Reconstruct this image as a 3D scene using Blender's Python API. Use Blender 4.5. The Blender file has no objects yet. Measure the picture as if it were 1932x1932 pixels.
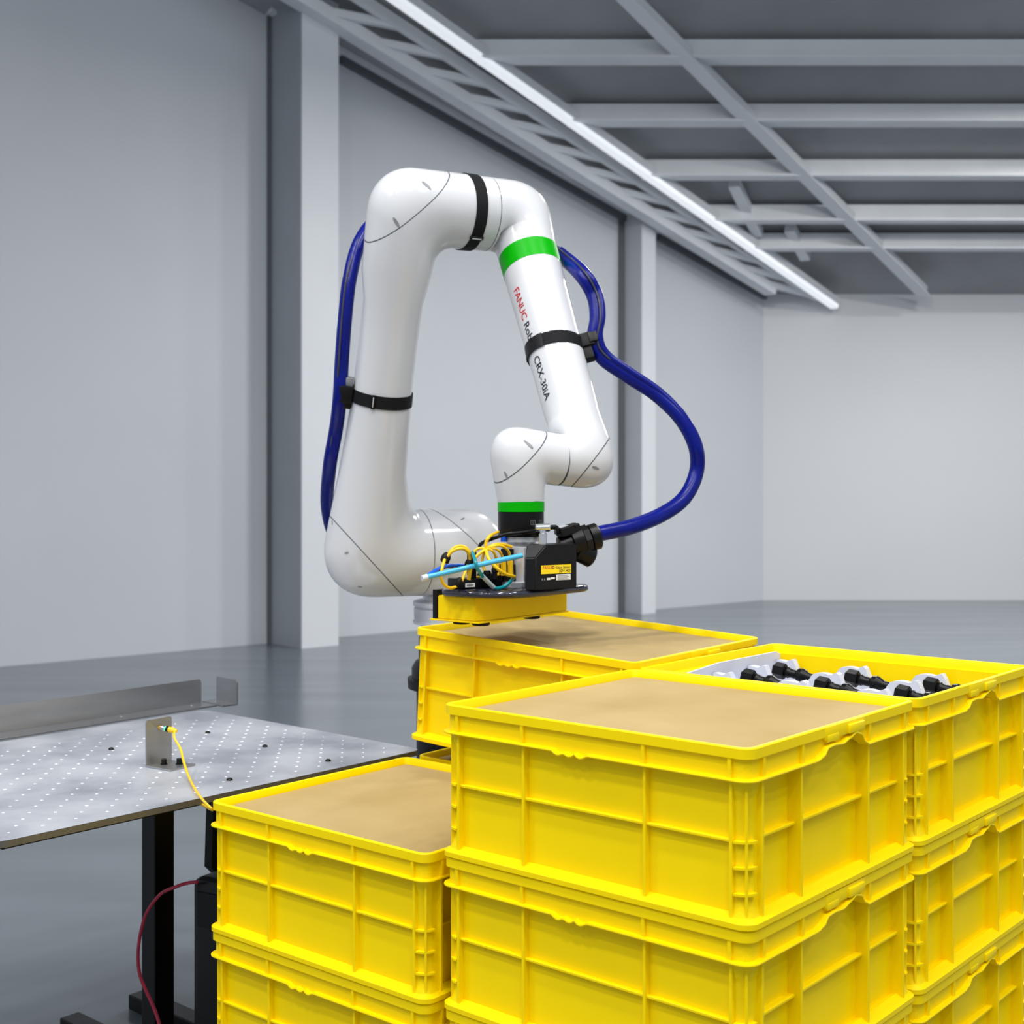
import bpy, bmesh, math, random
from mathutils import Vector, Matrix, Euler, Quaternion
from mathutils.bvhtree import BVHTree

random.seed(7)
SC = bpy.context.scene
COL = SC.collection
R = math.radians

# ------------------------------------------------------------------ camera
FPX, IMG, CX, HOR = 2451.0, 1932.0, 966.0, 919.0     # focal length / frame / principal column / horizon row
CAMZ = 1.431
cam_d = bpy.data.cameras.new('camera')
cam = bpy.data.objects.new('camera', cam_d)
COL.objects.link(cam)
cam.location = (0, 0, CAMZ)
cam.rotation_euler = (R(90), 0, 0)
cam_d.sensor_fit = 'HORIZONTAL'
cam_d.sensor_width = 36.0
cam_d.lens = 36.0 * FPX / IMG
cam_d.shift_y = (HOR - IMG / 2) / IMG
cam_d.clip_start = 0.05
cam_d.clip_end = 100
cam_d.dof.use_dof = True
cam_d.dof.focus_distance = 2.45
cam_d.dof.aperture_fstop = 6.5
SC.camera = cam

# ------------------------------------------------------------------ world, lamps, exposure
SC.view_settings.view_transform = 'Standard'
SC.view_settings.look = 'None'
SC.view_settings.gamma = 1.0
SC.view_settings.use_curve_mapping = False
SC.view_settings.exposure = 0.0
world = bpy.data.worlds.new('world')
SC.world = world
world.use_nodes = True
bg = world.node_tree.nodes['Background']
bg.inputs['Color'].default_value = (0.86, 0.93, 1.0, 1)
bg.inputs['Strength'].default_value = 0.56


def lamp(name, loc, size, power, color=(1, 0.985, 0.96), rot=(0, 0, 0)):
    d = bpy.data.lights.new(name, 'AREA')
    d.shape = 'DISK'
    d.size = size
    d.energy = power
    d.color = color
    o = bpy.data.objects.new(name, d)
    o.location = loc
    o.rotation_euler = rot
    COL.objects.link(o)
    return o


for ix in range(4):
    for iy in range(3):
        lamp('high_bay_lamp', (-4.6 + 2.6 * ix, -2.2 + 2.1 * iy, 6.4), 0.42, 74)
# unseen lamps added further back to brighten wall and floor behind the cell
for x, y in ((2.2, 9.4), (5.0, 10.6), (6.6, 12.6), (7.6, 14.6)):
    lamp('high_bay_lamp', (x, y, 5.2), 0.6, 190)

# ------------------------------------------------------------------ helpers
def srgb(r, g, b):
    def c(v):
        v /= 255.0
        return v / 12.92 if v <= 0.04045 else ((v + 0.055) / 1.055) ** 2.4
    return (c(r), c(g), c(b), 1.0)


def at(px, py, Y):
    """world point seen at a photo pixel at distance Y in front of the camera"""
    return Vector(((px - CX) / FPX * Y, Y, CAMZ + (HOR - py) / FPX * Y))


def on_z(px, py, z):
    """world point seen at a photo pixel on the level plane z"""
    Y = (z - CAMZ) * FPX / (HOR - py)
    return Vector(((px - CX) / FPX * Y, Y, z))


def mat(name, rgb, rough=0.5, metal=0.0, noise=0.0, nscale=20.0, bump=0.0, bscale=200.0, stretch=None, spec=0.5, coat=0.0,
        rgb2=None, emit=0.0):
    m = bpy.data.materials.new(name)
    m.use_nodes = True
    nt = m.node_tree
    b = nt.nodes['Principled BSDF']
    b.inputs['Base Color'].default_value = srgb(*rgb)
    b.inputs['Roughness'].default_value = rough
    b.inputs['Metallic'].default_value = metal
    b.inputs['Specular IOR Level'].default_value = spec
    b.inputs['Coat Weight'].default_value = coat
    b.inputs['Coat Roughness'].default_value = 0.08
    if emit:
        b.inputs['Emission Color'].default_value = srgb(*rgb)
        b.inputs['Emission Strength'].default_value = emit
    tc = nt.nodes.new('ShaderNodeTexCoord')
    mp = nt.nodes.new('ShaderNodeMapping')
    if stretch:
        mp.inputs['Scale'].default_value = stretch
    nt.links.new(tc.outputs['Object'], mp.inputs['Vector'])
    if noise or rgb2:
        n = nt.nodes.new('ShaderNodeTexNoise')
        n.inputs['Scale'].default_value = nscale
        n.inputs['Detail'].default_value = 5
        nt.links.new(mp.outputs['Vector'], n.inputs['Vector'])
        mix = nt.nodes.new('ShaderNodeMix')
        mix.data_type = 'RGBA'
        c1 = srgb(*rgb)
        c2 = srgb(*rgb2) if rgb2 else tuple(max(0, v * (1 - noise)) for v in c1[:3]) + (1,)
        mix.inputs['A'].default_value = c1
        mix.inputs['B'].default_value = c2
        ramp = nt.nodes.new('ShaderNodeValToRGB')
        ramp.color_ramp.elements[0].position = 0.35
        ramp.color_ramp.elements[1].position = 0.68
        nt.links.new(n.outputs['Fac'], ramp.inputs['Fac'])
        nt.links.new(ramp.outputs['Color'], mix.inputs['Factor'])
        nt.links.new(mix.outputs['Result'], b.inputs['Base Color'])
        mr = nt.nodes.new('ShaderNodeMapRange')
        mr.inputs['To Min'].default_value = max(0.02, rough - 0.06)
        mr.inputs['To Max'].default_value = min(1, rough + 0.08)
        nt.links.new(n.outputs['Fac'], mr.inputs['Value'])
        nt.links.new(mr.outputs['Result'], b.inputs['Roughness'])
    if bump:
        n2 = nt.nodes.new('ShaderNodeTexNoise')
        n2.inputs['Scale'].default_value = bscale
        n2.inputs['Detail'].default_value = 3
        nt.links.new(mp.outputs['Vector'], n2.inputs['Vector'])
        bp = nt.nodes.new('ShaderNodeBump')
        bp.inputs['Strength'].default_value = bump
        bp.inputs['Distance'].default_value = 0.002
        nt.links.new(n2.outputs['Fac'], bp.inputs['Height'])
        nt.links.new(bp.outputs['Normal'], b.inputs['Normal'])
    return m


M = {}
M['wall'] = mat('wall_paint', (206, 209, 215), 0.55, noise=0.05, nscale=0.6)
M['wall_back'] = mat('back_wall_paint', (212, 214, 218), 0.6, noise=0.04, nscale=0.5)
M['column'] = mat('column_paint', (222, 225, 230), 0.5, noise=0.03, nscale=2)
M['end_shade'] = mat('column_end_shade', (150, 156, 163), 0.5, noise=0.05, nscale=2)  # column paint darkened to carry the shade of its end face
M['end_shade_pale'] = mat('column_end_shade_pale', (182, 186, 191), 0.5, noise=0.05, nscale=2)
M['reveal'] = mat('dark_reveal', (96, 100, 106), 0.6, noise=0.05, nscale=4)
M['floor'] = mat('polished_floor', (104, 112, 120), 0.2, spec=0.5, noise=0.14, nscale=1.6, stretch=(0.35, 2.2, 1))
M['ceiling'] = mat('ceiling_deck', (168, 170, 174), 0.7, noise=0.25, nscale=0.6)
M['beam'] = mat('painted_steel_beam', (224, 227, 231), 0.5, noise=0.06, nscale=3)
M['beam_dark'] = mat('dark_steel_beam', (84, 87, 91), 0.6, noise=0.1, nscale=3)
M['tube_light'] = mat('tube_light', (240, 244, 248), 0.5, emit=0.6, noise=0.01)
M['white'] = mat('white_enamel', (212, 213, 217), 0.16, noise=0.012, nscale=6, coat=0.25)
M['seam'] = mat('dark_seam', (84, 88, 96), 0.6, noise=0.05, nscale=40)
M['slot'] = mat('grey_slot', (140, 142, 146), 0.45, noise=0.15, nscale=60)
M['green'] = mat('green_ring', (0, 168, 0), 0.35, noise=0.02, nscale=30, spec=0.15)
M['black'] = mat('black_plastic', (11, 11, 13), 0.32, spec=0.25, noise=0.2, nscale=60)
M['black_matt'] = mat('black_matt', (10, 10, 12), 0.55, spec=0.25, noise=0.2, nscale=80, bump=0.1)
M['strap'] = mat('black_webbing', (13, 14, 17), 0.7, spec=0.25, noise=0.2, nscale=90, bump=0.4, bscale=900)
M['anthracite'] = mat('anthracite_casing', (17, 17, 21), 0.42, spec=0.25, noise=0.1, nscale=30, bump=0.05)
M['blue'] = mat('blue_hose', (0, 17, 122), 0.28, noise=0.2, nscale=25, spec=0.25)
M['blue_dark'] = mat('grey_hose_stripe', (52, 52, 66), 0.4, noise=0.1, nscale=40)
M['cyan'] = mat('cyan_tube', (70, 178, 226), 0.25, noise=0.08, nscale=40)
M['teal'] = mat('teal_tube', (0, 140, 150), 0.25, noise=0.1, nscale=40)
M['blue_tube'] = mat('blue_tube', (18, 92, 215), 0.25, noise=0.1, nscale=40)
M['clear'] = mat('clear_sleeve', (168, 182, 190), 0.2, noise=0.1, nscale=40)
M['cable'] = mat('yellow_cable', (250, 200, 18), 0.35, noise=0.06, nscale=60)
M['crate'] = mat('yellow_crate_plastic', (251, 219, 0), 0.42, noise=0.035, nscale=9, bump=0.03, bscale=60, spec=0.15)
M['tool'] = mat('yellow_tool_paint', (255, 218, 0), 0.4, noise=0.03, nscale=12, spec=0.15)
M['card'] = mat('cardboard', (176, 153, 106), 0.8, rgb2=(160, 136, 86), spec=0.2, nscale=3.2, bump=0.15, bscale=90)
M['steel'] = mat('brushed_steel', (178, 179, 182), 0.36, metal=0.9, noise=0.15, nscale=5, stretch=(1, 1, 6), bump=0.05, bscale=120)
M['plate'] = mat('zinc_plate', (212, 215, 223), 0.40, metal=0.5, rgb2=(164, 168, 179), nscale=5.5, bump=0.05, bscale=40)
M['edge'] = mat('plate_edge', (112, 108, 98), 0.5, metal=0.6, noise=0.15, nscale=20)
M['chrome'] = mat('polished_metal', (225, 226, 228), 0.16, metal=1.0, noise=0.04, nscale=40)
M['alu'] = mat('aluminium', (216, 219, 225), 0.3, metal=0.3, noise=0.06, nscale=30)
M['gun'] = mat('dark_lacquered_plate', (42, 43, 58), 0.14, metal=0.3, noise=0.1, nscale=20, coat=0.6)
M['tray'] = mat('white_tray_plastic', (208, 211, 224), 0.4, noise=0.03, nscale=20)
M['paper'] = mat('white_label', (232, 230, 226), 0.6, noise=0.02, nscale=60)
M['ylabel'] = mat('yellow_label', (255, 222, 0), 0.5, noise=0.02, nscale=60)
M['ink_red'] = mat('red_ink', (196, 28, 40), 0.5, noise=0.02)
M['ink'] = mat('dark_ink', (26, 32, 50), 0.5, noise=0.02)
M['ink_grey'] = mat('grey_ink', (120, 122, 126), 0.5, noise=0.02)
M['led'] = mat('green_led', (60, 235, 170), 0.3, emit=1.0)
M['red'] = mat('red_cable', (176, 40, 70), 0.4, noise=0.05)
M['brass'] = mat('brass', (190, 150, 70), 0.3, metal=0.9, noise=0.1, nscale=60)


def mesh_from_bm(bm, name, smooth=False, angle=None):
    me = bpy.data.meshes.new(name)
    bmesh.ops.recalc_face_normals(bm, faces=bm.faces)
    bm.to_mesh(me)
    bm.free()
    if smooth:
        for p in me.polygons:
            p.use_smooth = True
        if angle:
            me.set_sharp_from_angle(angle=R(angle))
    return me


def link(name, me, m=None, parent=None, mtx=None):
    o = bpy.data.objects.new(name, me)
    COL.objects.link(o)
    if m is not None and len(me.materials) == 0:
        me.materials.append(m)
    if parent is not None:
        o.parent = parent
    if mtx is not None:
        o.matrix_local = mtx
    return o


def ob(name, bm, m, parent=None, smooth=False, angle=None):
    return link(name, mesh_from_bm(bm, name, smooth, angle), m, parent)


def tag(o, label, cat, group=None):
    o['label'] = label
    o['category'] = cat
    if group:
        o['group'] = group
    return o


def struct(o):
    o['kind'] = 'structure'
    return o


def thing(name, label, cat, loc=(0, 0, 0), rot=(0, 0, 0), group=None):
    o = bpy.data.objects.new(name, None)
    o.empty_display_size = 0.05
    COL.objects.link(o)
    o.location = loc
    o.rotation_euler = rot
    return tag(o, label, cat, group)


def copy_tree(root):
    r = root.copy()
    COL.objects.link(r)
    for c in list(root.children):
        d = c.copy()
        COL.objects.link(d)
        d.parent = r
        for g in list(c.children):
            e = g.copy()
            COL.objects.link(e)
            e.parent = d
    return r


def box(bm, lo, hi, mtx=None, bevel=0.0, segs=2):
    vs = [bm.verts.new((x, y, z)) for z in (lo[2], hi[2]) for y in (lo[1], hi[1]) for x in (lo[0], hi[0])]
    fs = [(0, 1, 3, 2), (4, 6, 7, 5), (0, 4, 5, 1), (2, 3, 7, 6), (0, 2, 6, 4), (1, 5, 7, 3)]
    faces = [bm.faces.new([vs[i] for i in f]) for f in fs]
    if bevel:
        edges = list({e for f in faces for e in f.edges})
        r = bmesh.ops.bevel(bm, geom=edges, offset=bevel, segments=segs, affect='EDGES', profile=0.5)
        vs = list({v for f in r['faces'] for v in f.verts} | {v for v in vs if v.is_valid})
    if mtx is not None:
        for v in vs:
            v.co = mtx @ v.co
    return vs


def prism(bm, pts, depth, mtx=None):
    """polygon in local x,z extruded along +y"""
    a = [bm.verts.new((p[0], 0, p[1])) for p in pts]
    b = [bm.verts.new((p[0], depth, p[1])) for p in pts]
    n = len(pts)
    bm.faces.new(a)
    bm.faces.new(b[::-1])
    for i in range(n):
        bm.faces.new((a[i], b[i], b[(i + 1) % n], a[(i + 1) % n]))
    if mtx is not None:
        for v in a + b:
            v.co = mtx @ v.co


def frame_of(d):
    d = Vector(d).normalized()
    up = Vector((0, 0, 1)) if abs(d.z) < 0.95 else Vector((1, 0, 0))
    e1 = d.cross(up).normalized()
    e2 = d.cross(e1).normalized()
    return d, e1, e2


def lathe(bm, prof, p0, d, seg=32, caps=True, hexa=None):
    """profile of (distance along axis, radius)"""
    d, e1, e2 = frame_of(d)
    n = hexa or seg
    rings = []
    for t, r in prof:
        c = Vector(p0) + d * t
        rings.append([bm.verts.new(c + (e1 * math.cos(2 * math.pi * k / n) + e2 * math.sin(2 * math.pi * k / n)) * r) for k in range(n)])
    for i in range(len(rings) - 1):
        for k in range(n):
            bm.faces.new((rings[i][k], rings[i][(k + 1) % n], rings[i + 1][(k + 1) % n], rings[i + 1][k]))
    if caps:
        bm.faces.new(rings[0][::-1])
        bm.faces.new(rings[-1])


def catmull(pts, n=8):
    P = [Vector(p) for p in pts]
    P = [P[0] * 2 - P[1]] + P + [P[-1] * 2 - P[-2]]
    out = []
    for i in range(1, len(P) - 2):
        for k in range(n):
            t = k / n
            a, b, c, d = P[i - 1], P[i], P[i + 1], P[i + 2]
            out.append(0.5 * ((2 * b) + (c - a) * t + (2 * a - 5 * b + 4 * c - d) * t * t + (3 * b - a - 3 * c + d) * t ** 3))
    out.append(P[-2])
    return out


def tube(bm, pts, r, seg=12, n=8, smooth=True, rfun=None):
    C = catmull(pts, n) if smooth else [Vector(p) for p in pts]
    prev = None
    rings = []
    for i, c in enumerate(C):
        d = (C[min(i + 1, len(C) - 1)] - C[max(i - 1, 0)]).normalized()
        if prev is None:
            _, e1, _ = frame_of(d)
        else:
            e1 = (prev - d * prev.dot(d)).normalized()
        prev = e1
        e2 = d.cross(e1)
        rr = r if rfun is None else r * rfun(i / (len(C) - 1))
        rings.append([bm.verts.new(c + (e1 * math.cos(2 * math.pi * k / seg) + e2 * math.sin(2 * math.pi * k / seg)) * rr) for k in range(seg)])
    for i in range(len(rings) - 1):
        for k in range(seg):
            bm.faces.new((rings[i][k], rings[i][(k + 1) % seg], rings[i + 1][(k + 1) % seg], rings[i + 1][k]))
    bm.faces.new(rings[0][::-1])
    bm.faces.new(rings[-1])
    return C


def tube_ob(name, pts, r, m, parent=None, seg=12, n=8, rfun=None):
    bm = bmesh.new()
    tube(bm, pts, r, seg, n, rfun=rfun)
    return ob(name, bm, m, parent, smooth=True, angle=60)


def text_mesh(body, size, extrude=0.0):
    cu = bpy.data.curves.new('lettering', 'FONT')
    cu.body = body
    cu.size = size
    cu.extrude = extrude
    cu.offset = size * 0.012
    cu.resolution_u = 3
    t = bpy.data.objects.new('lettering', cu)
    COL.objects.link(t)
    dg = bpy.context.evaluated_depsgraph_get()
    me = bpy.data.meshes.new_from_object(t.evaluated_get(dg))
    bpy.data.objects.remove(t)
    bpy.data.curves.remove(cu)
    me.materials.clear()
    return me


# ------------------------------------------------------------------ the hall
def floor_Y(py):
    return FPX * CAMZ / (py - HOR)


WA = Vector(((0 - CX) / FPX * floor_Y(1258), floor_Y(1258)))
WB = Vector(((1440 - CX) / FPX * floor_Y(1132), floor_Y(1132)))
WD = (WB - WA).normalized()
WN = Vector((WD.y, -WD.x))
YB = WB.y                        # the back wall stands level across the view
ROOF0, RSL = CAMZ + (HOR - 555) / FPX * YB, 0.408


def roof_z(y):
    return ROOF0 + RSL * (YB - y)


def wall_pt(px):
    k = (px - CX) / FPX
    s = (k * WA.y - WA.x) / (WD.x - k * WD.y)
    return WA + WD * s


W0 = WA - WD * 6.5
YF = 5.0

bm = bmesh.new()
for x0, x1, y0, y1 in ((-16, 16, -6, YB + 0.3),):
    box(bm, (x0, y0, -0.12), (x1, y1, 0))
struct(ob('floor', bm, M['floor']))


def wall_slab(name, p, q, ztop, thick, nrm, m):
    bm = bmesh.new()
    a0, b0 = Vector((p.x, p.y, 0)), Vector((q.x, q.y, 0))
    off = Vector((nrm.x, nrm.y, 0)) * -thick
    v = [a0, b0, b0 + Vector((0, 0, ztop(q.y))), a0 + Vector((0, 0, ztop(p.y)))]
    f = [bm.verts.new(x) for x in v]
    g = [bm.verts.new(x + off) for x in v]
    bm.faces.new(f)
    bm.faces.new(g[::-1])
    for i in range(4):
        bm.faces.new((f[i], g[i], g[(i + 1) % 4], f[(i + 1) % 4]))
    return struct(ob(name, bm, m))


wall_slab('wall_left', W0, WB, roof_z, 0.2, WN, M['wall'])
wall_slab('wall_back', WB, Vector((15.5, YB)), roof_z, 0.2, Vector((0, -1)), M['wall_back'])

# sloping roof deck
bm = bmesh.new()
c = [(-14, YF, roof_z(YF)), (15.5, YF, roof_z(YF)), (15.5, YB + 0.2, roof_z(YB + 0.2)), (-14, YB + 0.2, roof_z(YB + 0.2))]
lo = [bm.verts.new(p) for p in c]
hi = [bm.verts.new((p[0], p[1], p[2] + 0.15)) for p in c]
bm.faces.new(lo)
bm.faces.new(hi[::-1])
for i in range(4):
    bm.faces.new((lo[i], hi[i], hi[(i + 1) % 4], lo[(i + 1) % 4]))
struct(ob('ceiling', bm, M['ceiling']))


def wall_box(name, p, q, out, m, z0=0.0, ztop=roof_z, inn=-0.02):
    bm = bmesh.new()
    P = [p + WN * inn, q + WN * inn, q + WN * out, p + WN * out]
    lo = [bm.verts.new((v.x, v.y, z0)) for v in P]
    hi = [bm.verts.new((v.x, v.y, ztop(v.y))) for v in P]
    bm.faces.new(lo)
    bm.faces.new(hi[::-1])
    for i in range(4):
        bm.faces.new((lo[i], hi[i], hi[(i + 1) % 4], lo[(i + 1) % 4]))
    return struct(ob(name, bm, m))


def px_out(p, out):
    v = p + WN * out
    return CX + FPX * v.x / v.y


def column(n, px0, px1, px2, shade):
    """column whose end face spans px0-px1 and whose front face spans px1-px2"""
    p = wall_pt(px0)
    out = 0.05
    while px_out(p, out) < px1:
        out += 0.01
    s = 0.05
    while px_out(p + WD * s, out) < px2:
        s += 0.01
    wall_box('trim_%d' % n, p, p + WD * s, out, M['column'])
    wall_box('trim_%d' % (n + 7), p - WD * 0.014, p - WD * 0.0005, out, shade)  # thin slab over the end face, its shade put into the colour


column(1, 512, 569, 638, M['end_shade'])
column(2, 1177, 1211, 1236, M['end_shade_pale'])
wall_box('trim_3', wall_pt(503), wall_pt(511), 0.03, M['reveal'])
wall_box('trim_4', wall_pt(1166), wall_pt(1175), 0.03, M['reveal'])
# dark shadow gap and pale cornice running along the top of the wall under the roof slope
def along_wall(name, pa, pb, z_off0, z_off1, out, m):
    bm = bmesh.new()
    a, b = pa, pb
    vs = []
    for v in (a, b):
        for o_, z_ in ((0.0, z_off0), (out, z_off0), (out, z_off1), (0.0, z_off1)):
            w = v + WN * o_
            vs.append(bm.verts.new((w.x, w.y, roof_z(v.y) + z_)))
    bm.faces.new(vs[0:4])
    bm.faces.new(vs[4:8][::-1])
    for i in range(4):
        bm.faces.new((vs[i], vs[i + 4], vs[(i + 1) % 4 + 4], vs[(i + 1) % 4]))
    return struct(ob(name, bm, m))


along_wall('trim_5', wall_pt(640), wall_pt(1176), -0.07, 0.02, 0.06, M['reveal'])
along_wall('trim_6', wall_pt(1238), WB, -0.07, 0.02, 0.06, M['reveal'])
along_wall('trim_7', wall_pt(500), WB, 0.0, 0.16, 0.12, M['beam'])


def roof_pt(px, py, drop=0.0):
    """point on the roof slope (lowered by drop) seen at a photo pixel"""
    k = (HOR - py) / FPX
    Y = (ROOF0 + RSL * YB - drop - CAMZ) / (k + RSL)
    return Vector(((px - CX) / FPX * Y, Y, CAMZ + k * Y))


def bar(bm, a, b, w, h):
    d = (b - a).normalized()
    side = d.cross(Vector((0, 0, 1))).normalized()
    up = side.cross(d)
    vs = []
    for p in (a, b):
        for s, u in ((-1, -1), (1, -1), (1, 1), (-1, 1)):
            vs.append(bm.verts.new(p + side * (s * w / 2) + up * (u * h / 2)))
    bm.faces.new(vs[0:4])
    bm.faces.new(vs[4:8][::-1])
    for i in range(4):
        bm.faces.new((vs[i], vs[i + 4], vs[(i + 1) % 4 + 4], vs[(i + 1) % 4]))


def beam_line(px0, py0, px1, py1, drop):
    a, b = roof_pt(px0, py0, drop), roof_pt(px1, py1, drop)
    d = (a - b).normalized()
    b2 = b
    return a + d * 4.0, b2


# lattice truss between the wall and the first light run
t = thing('roof_truss', 'grey lattice roof truss along the left wall beside the brightest light run', 'truss')
a0, a1 = beam_line(985, 258, 1455, 548, 0.22)
b0, b1 = beam_line(1078, 258, 1540, 560, 0.10)
bm = bmesh.new(); bar(bm, a0, a1, 0.16, 0.12); ob('bottom_chord', bm, M['beam'], t)
bm = bmesh.new(); bar(bm, b0, b1, 0.06, 0.1); ob('top_chord', bm, M['beam'], t)
for k in range(15):
    u = 0.04 + k * 0.066
    bm = bmesh.new()
    bar(bm, a0.lerp(a1, u), b0.lerp(b1, u + 0.03), 0.07, 0.07)
    ob('web_bar', bm, M['beam'], t)


def light_run(label, px0, py0, px1, py1, w, drop):
    a, b = beam_line(px0, py0, px1, py1, drop)
    t = thing('strip_light', label, 'light')
    bm = bmesh.new(); bar(bm, a + Vector((0, 0, 0.06)), b + Vector((0, 0, 0.06)), w, 0.08); ob('housing', bm, M['beam'], t)
    bm = bmesh.new(); bar(bm, a, b, w * 0.8, 0.06); ob('diffuser', bm, M['tube_light'], t)


light_run('long bright strip light nearest the left wall, running down the sloping roof', 1118, 258, 1575, 578, 0.13, 0.24)
a, b = beam_line(1452, 258, 1742, 548, 0.2)
t = thing('roof_beam', 'long pale roof beam sloping down across the level purlins', 'beam')
bm = bmesh.new(); bar(bm, a, b, 0.10, 0.10); ob('web', bm, M['column'], t)
bm = bmesh.new(); bar(bm, a - Vector((0, 0, 0.058)), b - Vector((0, 0, 0.058)), 0.16, 0.015); ob('flange', bm, M['column'], t)
# purlins: level beams across the roof
for k, (py, px0, px1, s, lab) in enumerate(((318, 1212, 3400, 0.13, 'highest level roof purlin in view, right of the bright light run'),
                                   (402, 1332, 3400, 0.13, 'second level roof purlin, crossing the right strip light'),
                                   (455, 1407, 3400, 0.13, 'third level roof purlin, just above the back wall'),
                                   (215, 1070, 3400, 0.14, 'level roof purlin near the top of the room, fourth from the back wall'),
                                   (95, 900, 3400, 0.14, 'level roof purlin nearest the camera, high under the roof'))):
    a, b = roof_pt(px0, py, 0.12), roof_pt(px1, py, 0.12)
    b.x = min(b.x, 15.0)
    t = thing('roof_purlin', lab, 'beam', group='roof purlins')
    bm = bmesh.new(); bar(bm, a, b, s, 0.16); ob('web', bm, M['beam'], t)
    bm = bmesh.new(); bar(bm, a - Vector((0, 0, 0.09)), b - Vector((0, 0, 0.09)), s * 1.7, 0.025); ob('flange', bm, M['beam'], t)
for k, (x0, y0, x1, y1, lab) in enumerate(((1385, 345, 1430, 440, 'short diagonal roof brace between the first two purlins'),
                                  (1490, 430, 1520, 485, 'short diagonal roof brace between the second and third purlins'))):
    bm = bmesh.new(); bar(bm, roof_pt(x0, y0, 0.1), roof_pt(x1, y1, 0.1), 0.12, 0.1)
    tag(ob('roof_brace', bm, M['beam']), lab, 'brace', 'roof braces')

# ------------------------------------------------------------------ yellow crates
CW, CL, CH, PITCH = 0.606, 0.570, 0.272, 0.262
HX, HY = CW / 2, CL / 2


def perim(rad=0.022, ns=110, nc=6):
    """outer rim outline: (x, y, nx, ny, face, coordinate along the face)"""
    out = []
    def side(x0, y0, x1, y1, nx, ny, f):
        for k in range(ns + 1):
            u = k / ns
            x, y = x0 + (x1 - x0) * u, y0 + (y1 - y0) * u
            out.append((x, y, nx, ny, f, x if f in ('s', 'n') else y))
    def arc(cx, cy, a0):
        for k in range(1, nc):
            a = a0 + math.pi / 2 * k / nc
            out.append((cx + rad * math.cos(a), cy + rad * math.sin(a), math.cos(a), math.sin(a), 'c', 0))
    side(-HX + rad, -HY, HX - rad, -HY, 0, -1, 's')
    arc(HX - rad, -HY + rad, -math.pi / 2)
    side(HX, -HY + rad, HX, HY - rad, 1, 0, 'e')
    arc(HX - rad, HY - rad, 0)
    side(HX - rad, HY, -HX + rad, HY, 0, 1, 'n')
    arc(-HX + rad, HY - rad, math.pi / 2)
    side(-HX, HY - rad, -HX, -HY + rad, -1, 0, 'w')
    arc(-HX + rad, -HY + rad, math.pi)
    return out


def sweep_rim(bm, prof, zfun=None):
    P = perim()
    rings = []
    for (x, y, nx, ny, f, u) in P:
        ring = []
        for j, (ins, z, movable) in enumerate(prof):
            dz = zfun(f, u) if (zfun and movable) else 0.0
            ring.append(bm.verts.new((x - nx * ins, y - ny * ins, z + dz)))
        rings.append(ring)
    n, k = len(rings), len(prof)
    for i in range(n):
        for j in range(k):
            bm.faces.new((rings[i][j], rings[(i + 1) % n][j], rings[(i + 1) % n][(j + 1) % k], rings[i][(j + 1) % k]))


def lip_wave(f, u):
    if f in ('e', 'w'):
        u = u if f == 'e' else -u
        pts = [(-0.085, 0), (-0.066, 0.004), (-0.05, 0.0155), (-0.03, 0.0165), (0.0, 0.0145), (0.025, 0.020), (0.045, 0.0255), (0.062, 0.021), (0.078, 0.006), (0.092, 0)]
        for (a, za), (b, zb) in zip(pts, pts[1:]):
            if a <= u <= b:
                s = (u - a) / (b - a)
                s = s * s * (3 - 2 * s)
                return za + (zb - za) * s
    if f in ('s', 'n'):
        u = u if f == 's' else -u
        if -0.055 < u < 0.012:
            w = (u + 0.055) / 0.067
            return -0.0055 * abs(math.sin(w * math.pi * 3)) ** 0.7
    return 0.0


H = CH
RIM = [(0.0015, H, 0), (0.0, H - 0.0015, 0), (0.0, H - 0.016, 0), (0.0065, H - 0.0175, 0), (0.0065, H - 0.045, 1), (-0.0035, H - 0.0456, 1),
       (-0.0042, H - 0.0475, 1), (-0.0035, H - 0.0492, 1), (0.0140, H - 0.0498, 1), (0.0190, H - 0.040, 0), (0.0200, H - 0.0215, 0), (0.0110, H - 0.0190, 0),
       (0.0090, H - 0.0020, 0), (0.0075, H, 0)]
BASE = [(0.016, 0.030, 0), (0.000, 0.0225, 0), (-0.003, 0.0205, 0), (-0.003, 0.0125, 0), (0.0, 0.0105, 0), (0.030, 0.0102, 0), (0.034, 0.024, 0)]


def rrect(hx, hy, rad, z, nc=5):
    out = []
    for cx, cy, a0 in ((hx - rad, -hy + rad, -90), (hx - rad, hy - rad, 0), (-hx + rad, hy - rad, 90), (-hx + rad, -hy + rad, 180)):
        for k in range(nc + 1):
            a = R(a0 + 90 * k / nc)
            out.append((cx + rad * math.cos(a), cy + rad * math.sin(a), z))
    return out


def loft(bm, rings, cap0=True, cap1=True):
    V = [[bm.verts.new(p) for p in r] for r in rings]
    n = len(V[0])
    for i in range(len(V) - 1):
        for k in range(n):
            bm.faces.new((V[i][k], V[i][(k + 1) % n], V[i + 1][(k + 1) % n], V[i + 1][k]))
    if cap0:
        bm.faces.new(V[0][::-1])
    if cap1:
        bm.faces.new(V[-1])


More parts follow.
